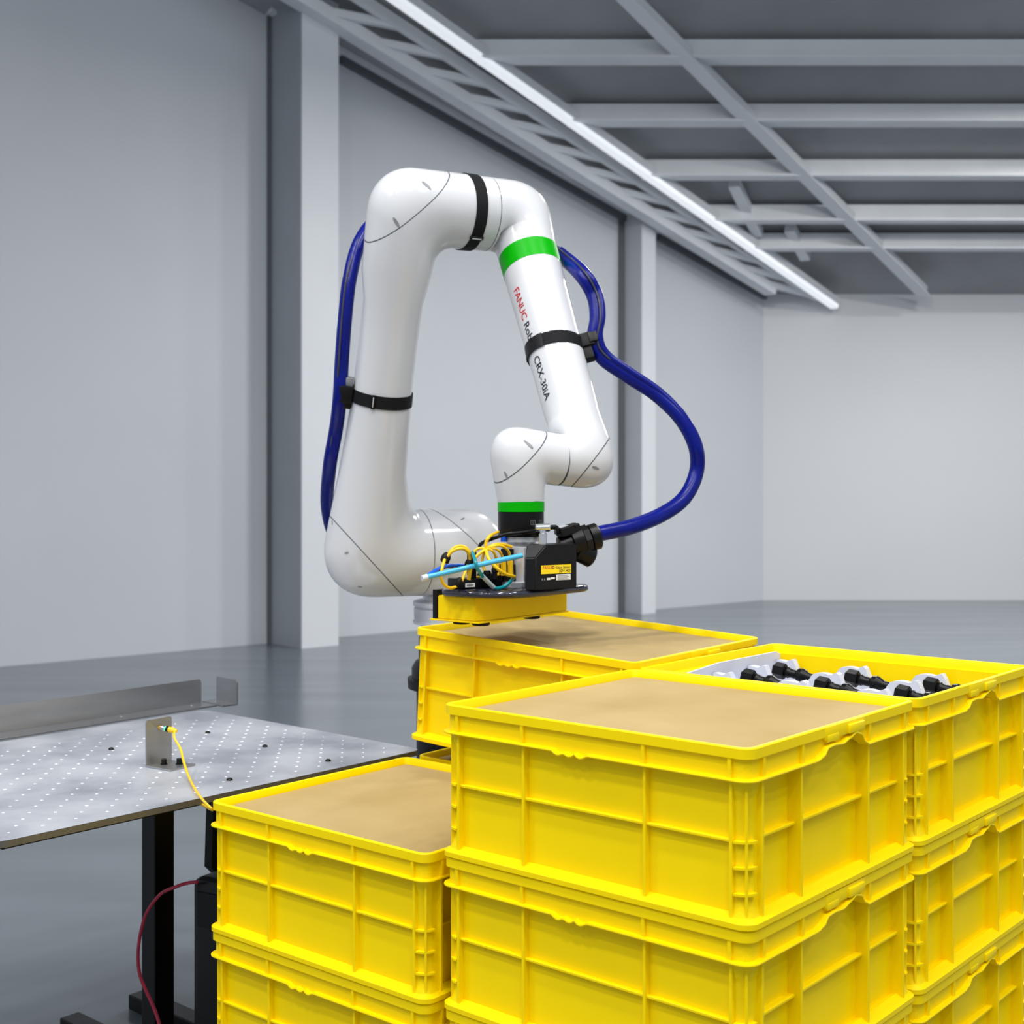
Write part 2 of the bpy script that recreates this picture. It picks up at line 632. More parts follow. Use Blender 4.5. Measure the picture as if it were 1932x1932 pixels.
def crate_meshes():
    D = {}
    bm = bmesh.new()
    dx, dy = 0.027, 0.0175
    loft(bm, [rrect(HX - 0.045, HY - 0.036, 0.004, 0.0), rrect(HX - 0.040, HY - 0.031, 0.004, 0.0102), rrect(HX - dx, HY - dy, 0.003, 0.0135),
              rrect(HX - dx, HY - dy, 0.003, H - 0.020), rrect(HX - dx - 0.004, HY - dy - 0.004, 0.003, H - 0.020),
              rrect(HX - dx - 0.006, HY - dy - 0.006, 0.003, 0.016)])
    D['body'] = mesh_from_bm(bm, 'crate_body', True, 35)
    bm = bmesh.new(); sweep_rim(bm, RIM, lip_wave)
    D['rim'] = mesh_from_bm(bm, 'crate_rim', True, 35)
    bm = bmesh.new(); sweep_rim(bm, BASE)
    D['base_lip'] = mesh_from_bm(bm, 'crate_base_lip', True, 35)
    # vertical rib on the long faces (local: +x runs along the face, -y points outwards from y=0 at the panel)
    bm = bmesh.new()
    box(bm, (-0.0028, -0.0125, 0.0206), (0.0028, 0.001, H - 0.0495), bevel=0.0008, segs=1)
    box(bm, (-0.0032, -0.0165, H - 0.046), (0.0032, -0.010, H - 0.0155), bevel=0.0006, segs=1)
    D['rib_a'] = mesh_from_bm(bm, 'crate_rib')
    # deep rib on the short faces
    bm = bmesh.new()
    box(bm, (-0.0028, -0.0235, 0.0206), (0.0028, 0.001, H - 0.0495), bevel=0.0008, segs=1)
    box(bm, (-0.0032, -0.0262, H - 0.046), (0.0032, -0.0195, H - 0.0155), bevel=0.0006, segs=1)
    D['rib_b'] = mesh_from_bm(bm, 'crate_deep_rib')
    bm = bmesh.new(); box(bm, (-0.268, -0.0095, -0.0022), (0.268, 0.001, 0.0022), bevel=0.0007, segs=1)
    D['bar_a'] = mesh_from_bm(bm, 'crate_crossbar')
    bm = bmesh.new(); box(bm, (-0.241, -0.0125, -0.0022), (0.241, 0.001, 0.0022), bevel=0.0007, segs=1)
    D['bar_b'] = mesh_from_bm(bm, 'crate_side_crossbar')
    # corner post (corner at +x,-y), with three rungs and an arris
    for key, sx, sy in (('post_a', 1, -1), ('post_b', 1, 1), ('post_c', -1, 1), ('post_d', -1, -1)):
        bm = bmesh.new()
        arc = []
        ins, rad = 0.0125, 0.018
        ccx, ccy = HX - ins - rad, HY - ins - rad
        line = [(HX - 0.033, HY - ins + 0.0)]
        for k in range(9):
            a = math.pi / 2 - math.pi / 2 * k / 8
            line.append((ccx + rad * math.cos(a), ccy + rad * math.sin(a)))
        line.append((HX - ins, HY - 0.044))
        inner = [(HX - 0.033, HY - 0.0185)] + [(HX - 0.030, HY - 0.0190)] * 9 + [(HX - 0.0275, HY - 0.044)]
        vo = [[bm.verts.new((sx * x, sy * y, z)) for x, y in line] for z in (0.0206, 0.034, 0.05, H - 0.075, H - 0.0495)]
        # flare towards lip and base
        for j, off in ((0, 0.008), (1, 0.003), (2, 0), (3, 0), (4, 0.007)):
            for v in vo[j]:
                v.co.x += sx * off * (1 if abs(v.co.x) > HX - 0.030 else 0)
                v.co.y += sy * off * (1 if abs(v.co.y) > HY - 0.030 else 0)
        vi = [[bm.verts.new((sx * x, sy * y, z)) for x, y in (line[0], line[-1])] for z in (0.0206, H - 0.0495)]
        for j in range(4):
            for k in range(len(line) - 1):
                bm.faces.new((vo[j][k], vo[j][k + 1], vo[j + 1][k + 1], vo[j + 1][k]))
        # arris rib on the diagonal
        mx = Matrix.Translation((sx * (ccx + rad * 0.7071), sy * (ccy + rad * 0.7071), 0)) @ Matrix.Rotation(math.atan2(sy, sx), 4, 'Z')
        box(bm, (-0.002, -0.0022, 0.0206), (0.0075, 0.0022, H - 0.0495), mx, bevel=0.0007, segs=1)
        box(bm, (0.0035, -0.0026, H - 0.046), (0.0095, 0.0026, H - 0.0155), mx)
        for zr in (H - 0.1375, H - 0.175, H - 0.213):
            P = []
            for rr in (rad - 0.004, rad + 0.0075):
                P.append([(ccx + rr * math.cos(math.pi / 2 * k / 8), ccy + rr * math.sin(math.pi / 2 * k / 8)) for k in range(9)])
            for zz0, zz1 in ((zr - 0.0018, zr + 0.0018),):
                vv = [[bm.verts.new((sx * x, sy * y, z)) for x, y in P[q]] for z in (zz0, zz1) for q in (0, 1)]
                for k in range(8):
                    bm.faces.new((vv[0][k], vv[0][k + 1], vv[1][k + 1], vv[1][k]))
                    bm.faces.new((vv[2][k], vv[3][k], vv[3][k + 1], vv[2][k + 1]))
                    bm.faces.new((vv[1][k], vv[1][k + 1], vv[3][k + 1], vv[3][k]))
                    bm.faces.new((vv[0][k], vv[2][k], vv[2][k + 1], vv[0][k + 1]))
                for k in (0, 8):
                    bm.faces.new((vv[0][k], vv[1][k], vv[3][k], vv[2][k]))
        D[key] = mesh_from_bm(bm, 'crate_corner_post', True, 35)
    # grip tab on the rim of the short faces (x outwards, y along)
    bm = bmesh.new()
    box(bm, (-0.008, -0.055, H - 0.021), (0.0008, 0.082, H - 0.0005), bevel=0.0012)
    box(bm, (-0.004, 0.020, H - 0.021), (0.0048, 0.074, H - 0.006), bevel=0.002)
    box(bm, (-0.006, -0.05, H - 0.025), (0.0016, -0.012, H - 0.014), bevel=0.001)
    D['tab'] = mesh_from_bm(bm, 'crate_grip_tab', True, 35)
    for m_ in D.values():
        m_.materials.append(M['crate'])
    return D


CM = crate_meshes()


def make_crate(label):
    t = thing('stacking_crate', label, 'crate', group='yellow stacking crates')
    for k in ('body', 'rim', 'base_lip'):
        link(k, CM[k], None, t)
    Rz = lambda a: Matrix.Rotation(R(a), 4, 'Z')
    T = lambda x, y, z=0: Matrix.Translation((x, y, z))
    for x in (-0.268, -0.123, 0.117, 0.268):
        link('rib', CM['rib_a'], None, t, T(x, -HY + 0.0175))
        link('rib', CM['rib_a'], None, t, T(-x, HY - 0.0175) @ Rz(180))
    for y in (-0.241, -0.124, 0.105, 0.241):
        link('rib', CM['rib_b'], None, t, T(HX - 0.027, y) @ Rz(90))
        link('rib', CM['rib_b'], None, t, T(-HX + 0.027, -y) @ Rz(-90))
    link('crossbar', CM['bar_a'], None, t, T(0, -HY + 0.0175, H - 0.1375))
    link('crossbar', CM['bar_a'], None, t, T(0, HY - 0.0175, H - 0.1375) @ Rz(180))
    link('crossbar', CM['bar_b'], None, t, T(HX - 0.027, 0, H - 0.1375) @ Rz(90))
    link('crossbar', CM['bar_b'], None, t, T(-HX + 0.027, 0, H - 0.1375) @ Rz(-90))
    for k in ('post_a', 'post_b', 'post_c', 'post_d'):
        link('corner_post', CM[k], None, t)
    link('grip_tab', CM['tab'], None, t, T(HX, 0))
    link('grip_tab', CM['tab'], None, t, T(-HX, 0) @ Rz(180))
    return t


crate_proto = None


def crate(label, Lx, Ly, yaw, level, tilt=0.0, dz=0.0):
    """Lx, Ly: world position of the rim's left corner; level 1 stands on the floor"""
    global crate_proto
    if crate_proto is None:
        crate_proto = make_crate(label)
        t = crate_proto
    else:
        t = copy_tree(crate_proto)
        t['label'] = label
    a = Vector((math.cos(R(yaw)), math.sin(R(yaw))))
    b = Vector((-a.y, a.x))
    c = Vector((Lx, Ly)) + a * HX + b * HY
    t.location = (c.x, c.y, (level - 1) * PITCH + HX * math.sin(R(tilt)) + dz)
    t.rotation_euler = (0, R(tilt), R(yaw))
    return t


A_L = Vector((-0.1225, 2.238)); A_YAW = -40.6
aA = Vector((math.cos(R(A_YAW)), math.sin(R(A_YAW)))); bA = Vector((-aA.y, aA.x))
B_L = A_L + bA * 0.5795 + aA * 0.0015
D_L, D_YAW = Vector((-0.614, 2.628)), -39.8
C_L, C_YAW, C_TILT = Vector((-0.2415, 3.037)), -37.1, 3.2
E_L, E_YAW = Vector((-0.228, 3.078)), -38.6
crate_A = crate('yellow crate topmost of the nearest stack, full and covered by a brown cardboard sheet', A_L.x, A_L.y, A_YAW, 4)
crate('yellow crate second from the top in the nearest stack', A_L.x, A_L.y, A_YAW, 3)
crate('yellow crate third from the top in the nearest stack', A_L.x, A_L.y, A_YAW, 2)
crate('yellow crate at the bottom of the nearest stack, on the floor', A_L.x, A_L.y, A_YAW, 1)
crate_B = crate('yellow crate holding a white tray of black parts, top of the right stack', B_L.x, B_L.y, A_YAW, 4)
crate('yellow crate directly under the one with the white tray, in the right stack', B_L.x, B_L.y, A_YAW, 3)
crate('yellow crate third from the top in the right stack', B_L.x, B_L.y, A_YAW, 2)
crate('yellow crate at the bottom of the right stack, on the floor', B_L.x, B_L.y, A_YAW, 1)
crate_C = crate('yellow crate tilted up under the robot gripper, covered by a cardboard sheet', C_L.x, C_L.y, C_YAW, 4, C_TILT, 0.013)
crate('yellow crate just beneath the tilted one under the gripper', E_L.x, E_L.y, E_YAW, 3)
crate('yellow crate second from the floor in the stack under the gripper', E_L.x, E_L.y, E_YAW, 2)
crate('yellow crate on the floor at the bottom of the stack under the gripper', E_L.x, E_L.y, E_YAW, 1)
crate_D = crate('low yellow crate with a cardboard sheet beside the metal table, top of the left stack', D_L.x, D_L.y, D_YAW, 3)
crate('yellow crate directly under the left one beside the metal table', D_L.x, D_L.y, D_YAW, 2)
crate('yellow crate on the floor at the bottom of the left stack', D_L.x, D_L.y, D_YAW, 1)


def sheet(label, host, seed):
    rnd = random.Random(seed)
    bm = bmesh.new()
    nx, ny = 14, 14
    hx, hy = HX - 0.0128, HY - 0.0128
    top = [[None] * (ny + 1) for _ in range(nx + 1)]
    bot = [[None] * (ny + 1) for _ in range(nx + 1)]
    ph = rnd.random() * 6
    for i in range(nx + 1):
        for j in range(ny + 1):
            x, y = -hx + 2 * hx * i / nx, -hy + 2 * hy * j / ny
            s = math.sin(math.pi * i / nx) * math.sin(math.pi * j / ny)
            w = s * (0.0015 * math.sin(5 * x + ph) + 0.0012 * math.cos(7 * y + ph * 2) - 0.002)
            top[i][j] = bm.verts.new((x, y, H - 0.0150 + w))
            bot[i][j] = bm.verts.new((x, y, H - 0.0178 + w))
    for i in range(nx):
        for j in range(ny):
            bm.faces.new((top[i][j], top[i + 1][j], top[i + 1][j + 1], top[i][j + 1]))
            bm.faces.new((bot[i][j], bot[i][j + 1], bot[i + 1][j + 1], bot[i + 1][j]))
    for i in range(nx):
        bm.faces.new((top[i][0], bot[i][0], bot[i + 1][0], top[i + 1][0]))
        bm.faces.new((top[i][ny], top[i + 1][ny], bot[i + 1][ny], bot[i][ny]))
    for j in range(ny):
        bm.faces.new((top[0][j], top[0][j + 1], bot[0][j + 1], bot[0][j]))
        bm.faces.new((top[nx][j], bot[nx][j], bot[nx][j + 1], top[nx][j + 1]))
    o = ob('cardboard_sheet', bm, M['card'], smooth=True, angle=40)
    o.location = host.location
    o.rotation_euler = host.rotation_euler
    tag(o, label, 'cardboard', 'cardboard cover sheets')


sheet('brown cardboard sheet lying in the nearest crate', crate_A, 1)
sheet('brown cardboard sheet in the tilted crate, partly shaded by the gripper', crate_C, 2)
sheet('brown cardboard sheet lying in the left crate beside the metal table', crate_D, 3)
sheet('brown cardboard sheet in the crate beneath the tilted one', bpy.data.objects['stacking_crate.009'], 4)

# white parts tray in crate B, with black machined parts
tray = thing('parts_tray', 'white plastic parts tray with wavy dividers in the right crate', 'tray', crate_B.location, crate_B.rotation_euler)
TZ = H - 0.105
bm = bmesh.new(); box(bm, (-HX + 0.034, -HY + 0.027, TZ), (HX - 0.034, HY - 0.027, TZ + 0.004)); ob('tray_base', bm, M['tray'], tray)
bm = bmesh.new()
pts = [(-0.252, TZ), (0.252, TZ), (0.252, TZ + 0.085), (0.235, TZ + 0.092), (-0.02, TZ + 0.092), (-0.252, TZ + 0.075)]
prism(bm, pts, 0.005, Matrix.Translation((-HX + 0.036, 0, 0)) @ Matrix.Rotation(R(90), 4, 'Z'))
ob('tray_side', bm, M['tray'], tray)


def divider(y, ph):
    top = []
    n = 90
    for k in range(n + 1):
        x = -0.262 + 0.524 * k / n
        u = ((x - ph) / 0.178) % 1.0
        # flat saddle then hump with a small ear
        if u < 0.46:
            z = 0.045
        elif u < 0.60:
            s = (u - 0.46) / 0.14
            z = 0.045 + 0.026 * s * s * (3 - 2 * s)
        elif u < 0.82:
            z = 0.071 + 0.003 * math.sin((u - 0.6) / 0.22 * math.pi)
        elif u < 0.90:
            z = 0.071 + 0.007 * math.sin((u - 0.82) / 0.08 * math.pi / 2)
        else:
            s = (u - 0.90) / 0.10
            z = 0.078 - 0.033 * s * s * (3 - 2 * s)
        top.append((x, TZ + z))
    bm = bmesh.new()
    prism(bm, [(-0.262, TZ + 0.004)] + [(0.262, TZ + 0.004)] + top[::-1], 0.018, Matrix.Translation((0, y - 0.009, 0)))
    ob('divider', bm, M['tray'], tray)


for y, ph in ((-0.20, -0.205), (-0.045, -0.205), (0.105, -0.205), (0.235, -0.205)):
    divider(y, ph)


def part_mesh():
    bm = bmesh.new()
    lathe(bm, [(-0.001, 0.016), (0.002, 0.0185), (0.024, 0.0185), (0.027, 0.016)], (0, 0, 0), (1, 0, 0), hexa=6)
    lathe(bm, [(0.026, 0.010), (0.034, 0.013), (0.040, 0.010), (0.055, 0.0105), (0.060, 0.016), (0.070, 0.0175), (0.080, 0.013), (0.086, 0.010),
               (0.108, 0.009), (0.112, 0.012), (0.120, 0.012), (0.124, 0.008), (0.135, 0.0075)], (0, 0, 0), (1, 0, 0), seg=18)
    me = mesh_from_bm(bm, 'machined_part', True, 30)
    me.materials.append(M['black'])
    return me


PM = part_mesh()
cells = [('near row', -0.125, ('left', -0.205), ('middle', -0.027), ('right', 0.151)),
         ('middle row', 0.03, ('left', -0.205), ('middle', -0.027), ('right', 0.151)),
         ('far row', 0.17, ('left', -0.205), ('middle', -0.027), ('right', 0.151))]
Mb = Matrix.Translation(crate_B.location) @ Matrix.Rotation(R(A_YAW), 4, 'Z')
for row, y, *cc in cells:
    for nm, x in cc:
        o = link('machined_part', PM)
        o.matrix_world = Mb @ Matrix.Translation((x - 0.03, y, TZ + 0.060)) @ Matrix.Rotation(R(7), 4, 'Y') @ Matrix.Rotation(R(20), 4, 'X')
        tag(o, 'black hex-headed machined part in the %s of the white tray, %s' % (row, {'left': 'at its left end', 'middle': 'in the middle', 'right': 'at its right end'}[nm]),
            'machined part', 'black parts in the tray')

# ------------------------------------------------------------------ metal table on the left
TBZ = CAMZ - 0.66
tb = Vector((math.cos(R(49.6)), math.sin(R(49.6))))       # along the front edge, away
ta = Vector((tb.y, -tb.x))
P1 = on_z(797, 1414, TBZ)
tyaw = R(49.6)
TL, TD = 1.13, 0.90                                        # length along tb (towards the camera) and depth
table = thing('work_table', 'steel work table with a perforated zinc top on black legs', 'table', (P1.x, P1.y, 0), (0, 0, tyaw))
# local frame: x along tb (0 = far end, negative towards the camera), y = away from the crates
TT = 0.013
NXH, NYH = 30, 20
bm = bmesh.new()
x0, x1, y0, y1 = -TL, 0.0, 0.0, TD
mx0, mx1, my0, my1 = x0 + 0.035, x1 - 0.035, y0 + 0.03, y1 - 0.11
cxs = (mx1 - mx0) / NXH
cys = (my1 - my0) / NYH
GV = {}


def gv(i, j, z=0.0):
    k = (i, j)
    if k not in GV:
        GV[k] = bm.verts.new((mx0 + cxs * i, my0 + cys * j, TBZ))
    return GV[k]


for i in range(NXH):
    for j in range(NYH):
        cc = (mx0 + cxs * (i + 0.5), my0 + cys * (j + 0.5))
        corners = [gv(i, j), gv(i + 1, j), gv(i + 1, j + 1), gv(i, j + 1)]
        if (i + j) % 2:
            bm.faces.new(corners)
            continue
        r = 0.0048
        ringt = [bm.verts.new((cc[0] + r * math.cos(R(225 + 45 * k)), cc[1] + r * math.sin(R(225 + 45 * k)), TBZ)) for k in range(8)]
        ringm = [bm.verts.new((cc[0] + r * 0.75 * math.cos(R(225 + 45 * k)), cc[1] + r * 0.75 * math.sin(R(225 + 45 * k)), TBZ - 0.0014)) for k in range(8)]
        ringb = [bm.verts.new((cc[0] + r * 0.75 * math.cos(R(225 + 45 * k)), cc[1] + r * 0.75 * math.sin(R(225 + 45 * k)), TBZ - 0.008)) for k in range(8)]
        for k in range(4):
            a_, b_ = corners[k], corners[(k + 1) % 4]
            bm.faces.new((a_, b_, ringt[(2 * k + 2) % 8], ringt[2 * k + 1], ringt[2 * k]))
        for k in range(8):
            bm.faces.new((ringt[k], ringt[(k + 1) % 8], ringm[(k + 1) % 8], ringm[k]))
            bm.faces.new((ringm[k], ringm[(k + 1) % 8], ringb[(k + 1) % 8], ringb[k]))
        bm.faces.new(ringb)
# border strip with rounded corners
outer = []
rad = 0.03
for cx_, cy_, a0 in ((x1 - rad, y0 + rad, -90), (x1 - rad, y1 - rad, 0), (x0 + rad, y1 - rad, 90), (x0 + rad, y0 + rad, 180)):
    for k in range(7):
        a = R(a0 + 90 * k / 6)
        outer.append((cx_ + rad * math.cos(a), cy_ + rad * math.sin(a)))
ot = [bm.verts.new((x, y, TBZ)) for x, y in outer]
inner = [gv(NXH, j) for j in range(NYH + 1)] + [gv(i, NYH) for i in range(NXH - 1, -1, -1)] + [gv(0, j) for j in range(NYH - 1, -1, -1)] + [gv(i, 0) for i in range(1, NXH)]
# bridge border: four trapezoids
c_in = [gv(NXH, 0), gv(NXH, NYH), gv(0, NYH), gv(0, 0)]
def chain(a, b):
    n = len(inner); ia, ib = inner.index(a), inner.index(b)
    out = [inner[ia]]
    while ia != ib:
        ia = (ia + 1) % n
        out.append(inner[ia])
    return out
for s in range(4):
    o_a = ot[7 * s + 3:7 * s + 7]
    o_b = ot[(7 * (s + 1)) % 28:(7 * (s + 1)) % 28 + 4]
    ch = chain(c_in[s], c_in[(s + 1) % 4])
    bm.faces.new(o_a + o_b + ch[::-1])
obv = [bm.verts.new((x, y, TBZ - TT)) for x, y in outer]
bm.faces.new(obv[::-1])
ob('table_top', bm, M['plate'], table)
bm = bmesh.new()
vt = [bm.verts.new((x, y, TBZ - 0.0006)) for x, y in outer]
vb = [bm.verts.new((x, y, TBZ - TT)) for x, y in outer]
for k in range(28):
    bm.faces.new((vt[k], vb[k], vb[(k + 1) % 28], vt[(k + 1) % 28]))
ob('top_edge', bm, M['edge'], table, smooth=True, angle=40)
for ya in (y0 + 0.03, y1 - 0.07):
    bm = bmesh.new()
    box(bm, (x0 + 0.03, ya, TBZ - 0.024), (x1 - 0.03, ya + 0.04, TBZ - TT - 0.0005))
    ob('apron', bm, M['black_matt'], table)
iM = Matrix.Rotation(-tyaw, 2)
LY = 0.42                                                  # both legs stand on the middle line of the table


def leg_x(px, y=LY):
    k = (px - CX) / FPX
    o_ = Vector((P1.x, P1.y)) + Matrix.Rotation(tyaw, 2) @ Vector((0, y))
    return (k * o_.y - o_.x) / (tb.x - k * tb.y)


for lx in (leg_x(298), leg_x(428)):
    bm = bmesh.new()
    box(bm, (lx - 0.028, LY - 0.028, 0.0402), (lx + 0.028, LY + 0.028, TBZ - 0.05), bevel=0.003)
    ob('leg', bm, M['black'], table)
    bm = bmesh.new()
    box(bm, (lx - 0.028, LY - 0.10, 0.0), (lx + 0.028, LY + 0.40, 0.04), bevel=0.003)
    ob('foot', bm, M['black'], table)
    bm = bmesh.new()
    box(bm, (lx - 0.028, y0 + 0.0705, TBZ - 0.0498), (lx + 0.028, y1 - 0.0705, TBZ - TT - 0.0005), bevel=0.002)
    ob('cross_arm', bm, M['black_matt'], table)
# knee brace at the leg next to the crates
kx, kl = leg_x(360), leg_x(428) - 0.0285
bm = bmesh.new()
prism(bm, [(kx, TBZ - 0.014), (kl, TBZ - 0.014), (kl, TBZ - 0.33), (kl - 0.03, TBZ - 0.30), (kl * 0.72 + kx * 0.28, TBZ - 0.11), (kl * 0.45 + kx * 0.55, TBZ - 0.045)], 0.03,
      Matrix.Translation((0, LY - 0.015, 0)))
ob('knee_brace', bm, M['black_matt'], table)
for k, (px, py) in enumerate(((210, 1412), (392, 1381), (500, 1407), (433, 1470), (619, 1434))):
    w = on_z(px, py + 2, TBZ)
    v = iM @ Vector((w.x - P1.x, w.y - P1.y))
    bm = bmesh.new()
    lathe(bm, [(0, 0.0072), (0.002, 0.0070), (0.0045, 0.0048), (0.0055, 0.001)], (v.x, v.y, TBZ + 0.0002), (0, 0, 1), seg=16)
    ob('screw_head', bm, M['black'], table, smooth=True, angle=50)

# angle-steel stops at the far edge
def local_t(px, py, z=None):
    w = on_z(px, py, TBZ if z is None else z)
    v = iM @ Vector((w.x - P1.x, w.y - P1.y))
    return v


stop = thing('steel_stop', 'long brushed steel angle rail standing along the far edge of the table', 'rail', (P1.x, P1.y, 0), (0, 0, tyaw))
e = local_t(380, 1328)
ys = e.y
sx0, sx1 = -1.35, e.x
hh = 0.076
def rounded_plate(x0, x1, z0, z1, r=0.012):
    return [(x0, z0), (x1, z0)] + [(x1 - r + r * math.cos(R(a)), z1 - r + r * math.sin(R(a))) for a in (0, 22.5, 45, 67.5, 90)] + \
           [(x0 + r + r * math.cos(R(a)), z1 - r + r * math.sin(R(a))) for a in (90, 112.5, 135, 157.5, 180)]
bm = bmesh.new()
prism(bm, rounded_plate(max(sx0, x0 - 0.02), sx1, TBZ + 0.006, TBZ + hh), 0.004, Matrix.Translation((0, ys, 0)))
ob('upright', bm, M['steel'], stop, smooth=True, angle=30)
bm = bmesh.new()
box(bm, (max(sx0, x0 + 0.01), ys - 0.078, TBZ + 0.0003), (sx1 - 0.0, ys + 0.004, TBZ + 0.0058), bevel=0.001)
ob('foot_flange', bm, M['steel'], stop)
for xa in (-0.06, -0.30):
    bm = bmesh.new()
    lathe(bm, [(0, 0.006), (0.003, 0.006), (0.0035, 0.004)], (sx1 + xa, ys - 0.035, TBZ + 0.006), (0, 0, 1), seg=12)
    ob('screw_head', bm, M['chrome'], stop)
stop2 = thing('corner_stop', 'small brushed steel angle plate at the far right corner of the table', 'plate', (P1.x, P1.y, 0), (0, 0, tyaw))
q0, q1 = local_t(408, 1322), local_t(447, 1331)
yaw2 = math.atan2(q1.y - q0.y, q1.x - q0.x)
L2 = (q1 - q0).length
m2 = Matrix.Translation((q0.x, q0.y, 0)) @ Matrix.Rotation(yaw2, 4, 'Z')
bm = bmesh.new()
prism(bm, rounded_plate(0, L2, TBZ + 0.006, TBZ + hh, 0.01), 0.004, m2)
ob('upright', bm, M['steel'], stop2, smooth=True, angle=30)
bm = bmesh.new()
box(bm, (0, -0.05, TBZ + 0.0003), (L2, 0.004, TBZ + 0.0058), m2, bevel=0.001)
ob('foot_flange', bm, M['steel'], stop2)
bm = bmesh.new()
lathe(bm, [(0, 0.006), (0.003, 0.006), (0.0035, 0.004)], m2 @ Vector((L2 * 0.4, -0.03, TBZ + 0.006)), (0, 0, 1), seg=12)
ob('screw_head', bm, M['chrome'], stop2)

# sensor bracket
brk = thing('sensor_bracket', 'small upright steel bracket with a proximity sensor standing on the table', 'bracket', (P1.x, P1.y, 0), (0, 0, tyaw))
g0, g1 = on_z(276, 1448, TBZ), on_z(324, 1437, TBZ)
u0 = iM @ Vector((g0.x - P1.x, g0.y - P1.y)); u1 = iM @ Vector((g1.x - P1.x, g1.y - P1.y))
yb_ = math.atan2(u1.y - u0.y, u1.x - u0.x)
LB = (u1 - u0).length
mb = Matrix.Translation((u0.x, u0.y, 0)) @ Matrix.Rotation(yb_, 4, 'Z')
hb = 88.0 / FPX * g0.y
bm = bmesh.new()
prism(bm, rounded_plate(0, LB, TBZ + 0.0045, TBZ + hb, 0.006), 0.0035, mb)
ob('upright', bm, M['steel'], brk, smooth=True, angle=30)
bm = bmesh.new()
box(bm, (0, -0.082, TBZ + 0.0003), (LB, 0.0035, TBZ + 0.0044), mb, bevel=0.001)
ob('foot_plate', bm, M['steel'], brk)
for fx, fy, hgt in ((LB * 0.42, -0.024, 0.012), (LB * 0.70, -0.052, 0.013)):
    bm = bmesh.new()
    lathe(bm, [(0, 0.0085), (0.002, 0.0085), (0.0021, 0.0065), (hgt, 0.0065), (hgt + 0.001, 0.0055)], mb @ Vector((fx, fy, TBZ + 0.0045)), (0, 0, 1), seg=18)
    ob('bolt', bm, M['black'], brk, smooth=True, angle=40)
zs = TBZ + hb * 0.80
pS = mb @ Vector((LB * 0.52, 0.0, zs))
dS = (mb.to_3x3() @ Vector((0.25, -1, -0.12))).normalized()
bm = bmesh.new()
lathe(bm, [(-0.010, 0.0065), (0.004, 0.0065)], pS, dS, hexa=6)
ob('sensor_nut', bm, M['brass'], brk)
bm = bmesh.new()
lathe(bm, [(0.004, 0.005), (0.010, 0.005), (0.0105, 0.0062), (0.016, 0.0062)], pS, dS, seg=18)
ob('sensor_barrel', bm, M['chrome'], brk, smooth=True, angle=40)
bm = bmesh.new()
lathe(bm, [(0.016, 0.006), (0.019, 0.006)], pS, dS, seg=18)
ob('status_light', bm, M['led'], brk, smooth=True, angle=40)
bm = bmesh.new()
lathe(bm, [(0.019, 0.0068), (0.026, 0.0068)], pS, dS, seg=18)
ob('collar_nut', bm, M['black'], brk, smooth=True, angle=40)
# cable from the sensor
wm = brk.matrix_basis
Wt = Matrix.Translation((P1.x, P1.y, 0)) @ Matrix.Rotation(tyaw, 4, 'Z')
c0 = Wt @ (pS + dS * 0.026)
c1 = Wt @ (pS + dS * 0.045)
Yc = c0.y
cab = thing('sensor_cable', 'thin yellow cable hanging from the sensor bracket over the table edge', 'cable')
bm = bmesh.new()
dW = (c1 - c0).normalized()
lathe(bm, [(0, 0.0066), (0.006, 0.0072), (0.014, 0.0058), (0.020, 0.0040), (0.022, 0.0032)], c0, dW, seg=18)
ob('plug', bm, M['cable'], cab, smooth=True, angle=50)
tube_ob('cord', [c0 + dW * 0.016, at(329, 1392, Yc - 0.03), at(340, 1412, Yc - 0.05), at(347, 1438, 2.98), at(356, 1465, 2.92), at(370, 1492, 2.79),
                 at(384, 1511, 2.69), at(396, 1523, 2.64), at(401, 1528, 2.65), at(396, 1526, 2.68), at(384, 1519, 2.75), at(372, 1513, 2.82), at(360, 1508, 2.9)], 0.0028, M['cable'], cab, seg=10)

# black equipment case under the table
cs = on_z(372, 1652, 0.535)
case = thing('equipment_case', 'black equipment case with a yellow top stripe on the floor under the table', 'case', (cs.x, cs.y, 0), (0, 0, R(-30)))
bm = bmesh.new(); box(bm, (-0.02, 0, 0), (0.28, 0.19, 0.53), bevel=0.02); ob('casing', bm, M['black'], case, smooth=True, angle=40)
bm = bmesh.new(); box(bm, (0.03, 0.07, 0.5295), (0.25, 0.12, 0.534), bevel=0.002); ob('stripe', bm, M['ylabel'], case)
bm = bmesh.new(); box(bm, (0.0, -0.004, 0.42), (0.26, 0.0, 0.50), bevel=0.0015); ob('front_panel', bm, M['anthracite'], case)
rc = tube_ob('red_cord', [at(372, 1664, cs.y - 0.01), at(355, 1666, cs.y), at(335, 1672, cs.y), at(300, 1690, cs.y + 0.02), at(270, 1740, cs.y + 0.05), at(262, 1830, cs.y + 0.06), at(300, 1930, cs.y + 0.05),
                            Vector((at(330, 1930, cs.y).x, cs.y, 0.006)), Vector((at(430, 1930, cs.y).x, cs.y + 0.25, 0.006))], 0.004, M['red'], None, seg=8)
tag(rc, 'red cord leaving the black equipment case under the table', 'cord')

# ------------------------------------------------------------------ robot arm
PHI = R(27.0)
nA = Vector((math.cos(PHI), math.sin(PHI), 0))            # joint axes
mA = Vector((-math.sin(PHI), math.cos(PHI), 0))


def hit(P, d, px):
    """travel from P along the level direction d until the photo column px is reached"""
    k = (px - CX) / FPX
    t_ = (k * P.y - P.x) / (d.x - k * d.y)
    return P + d * t_


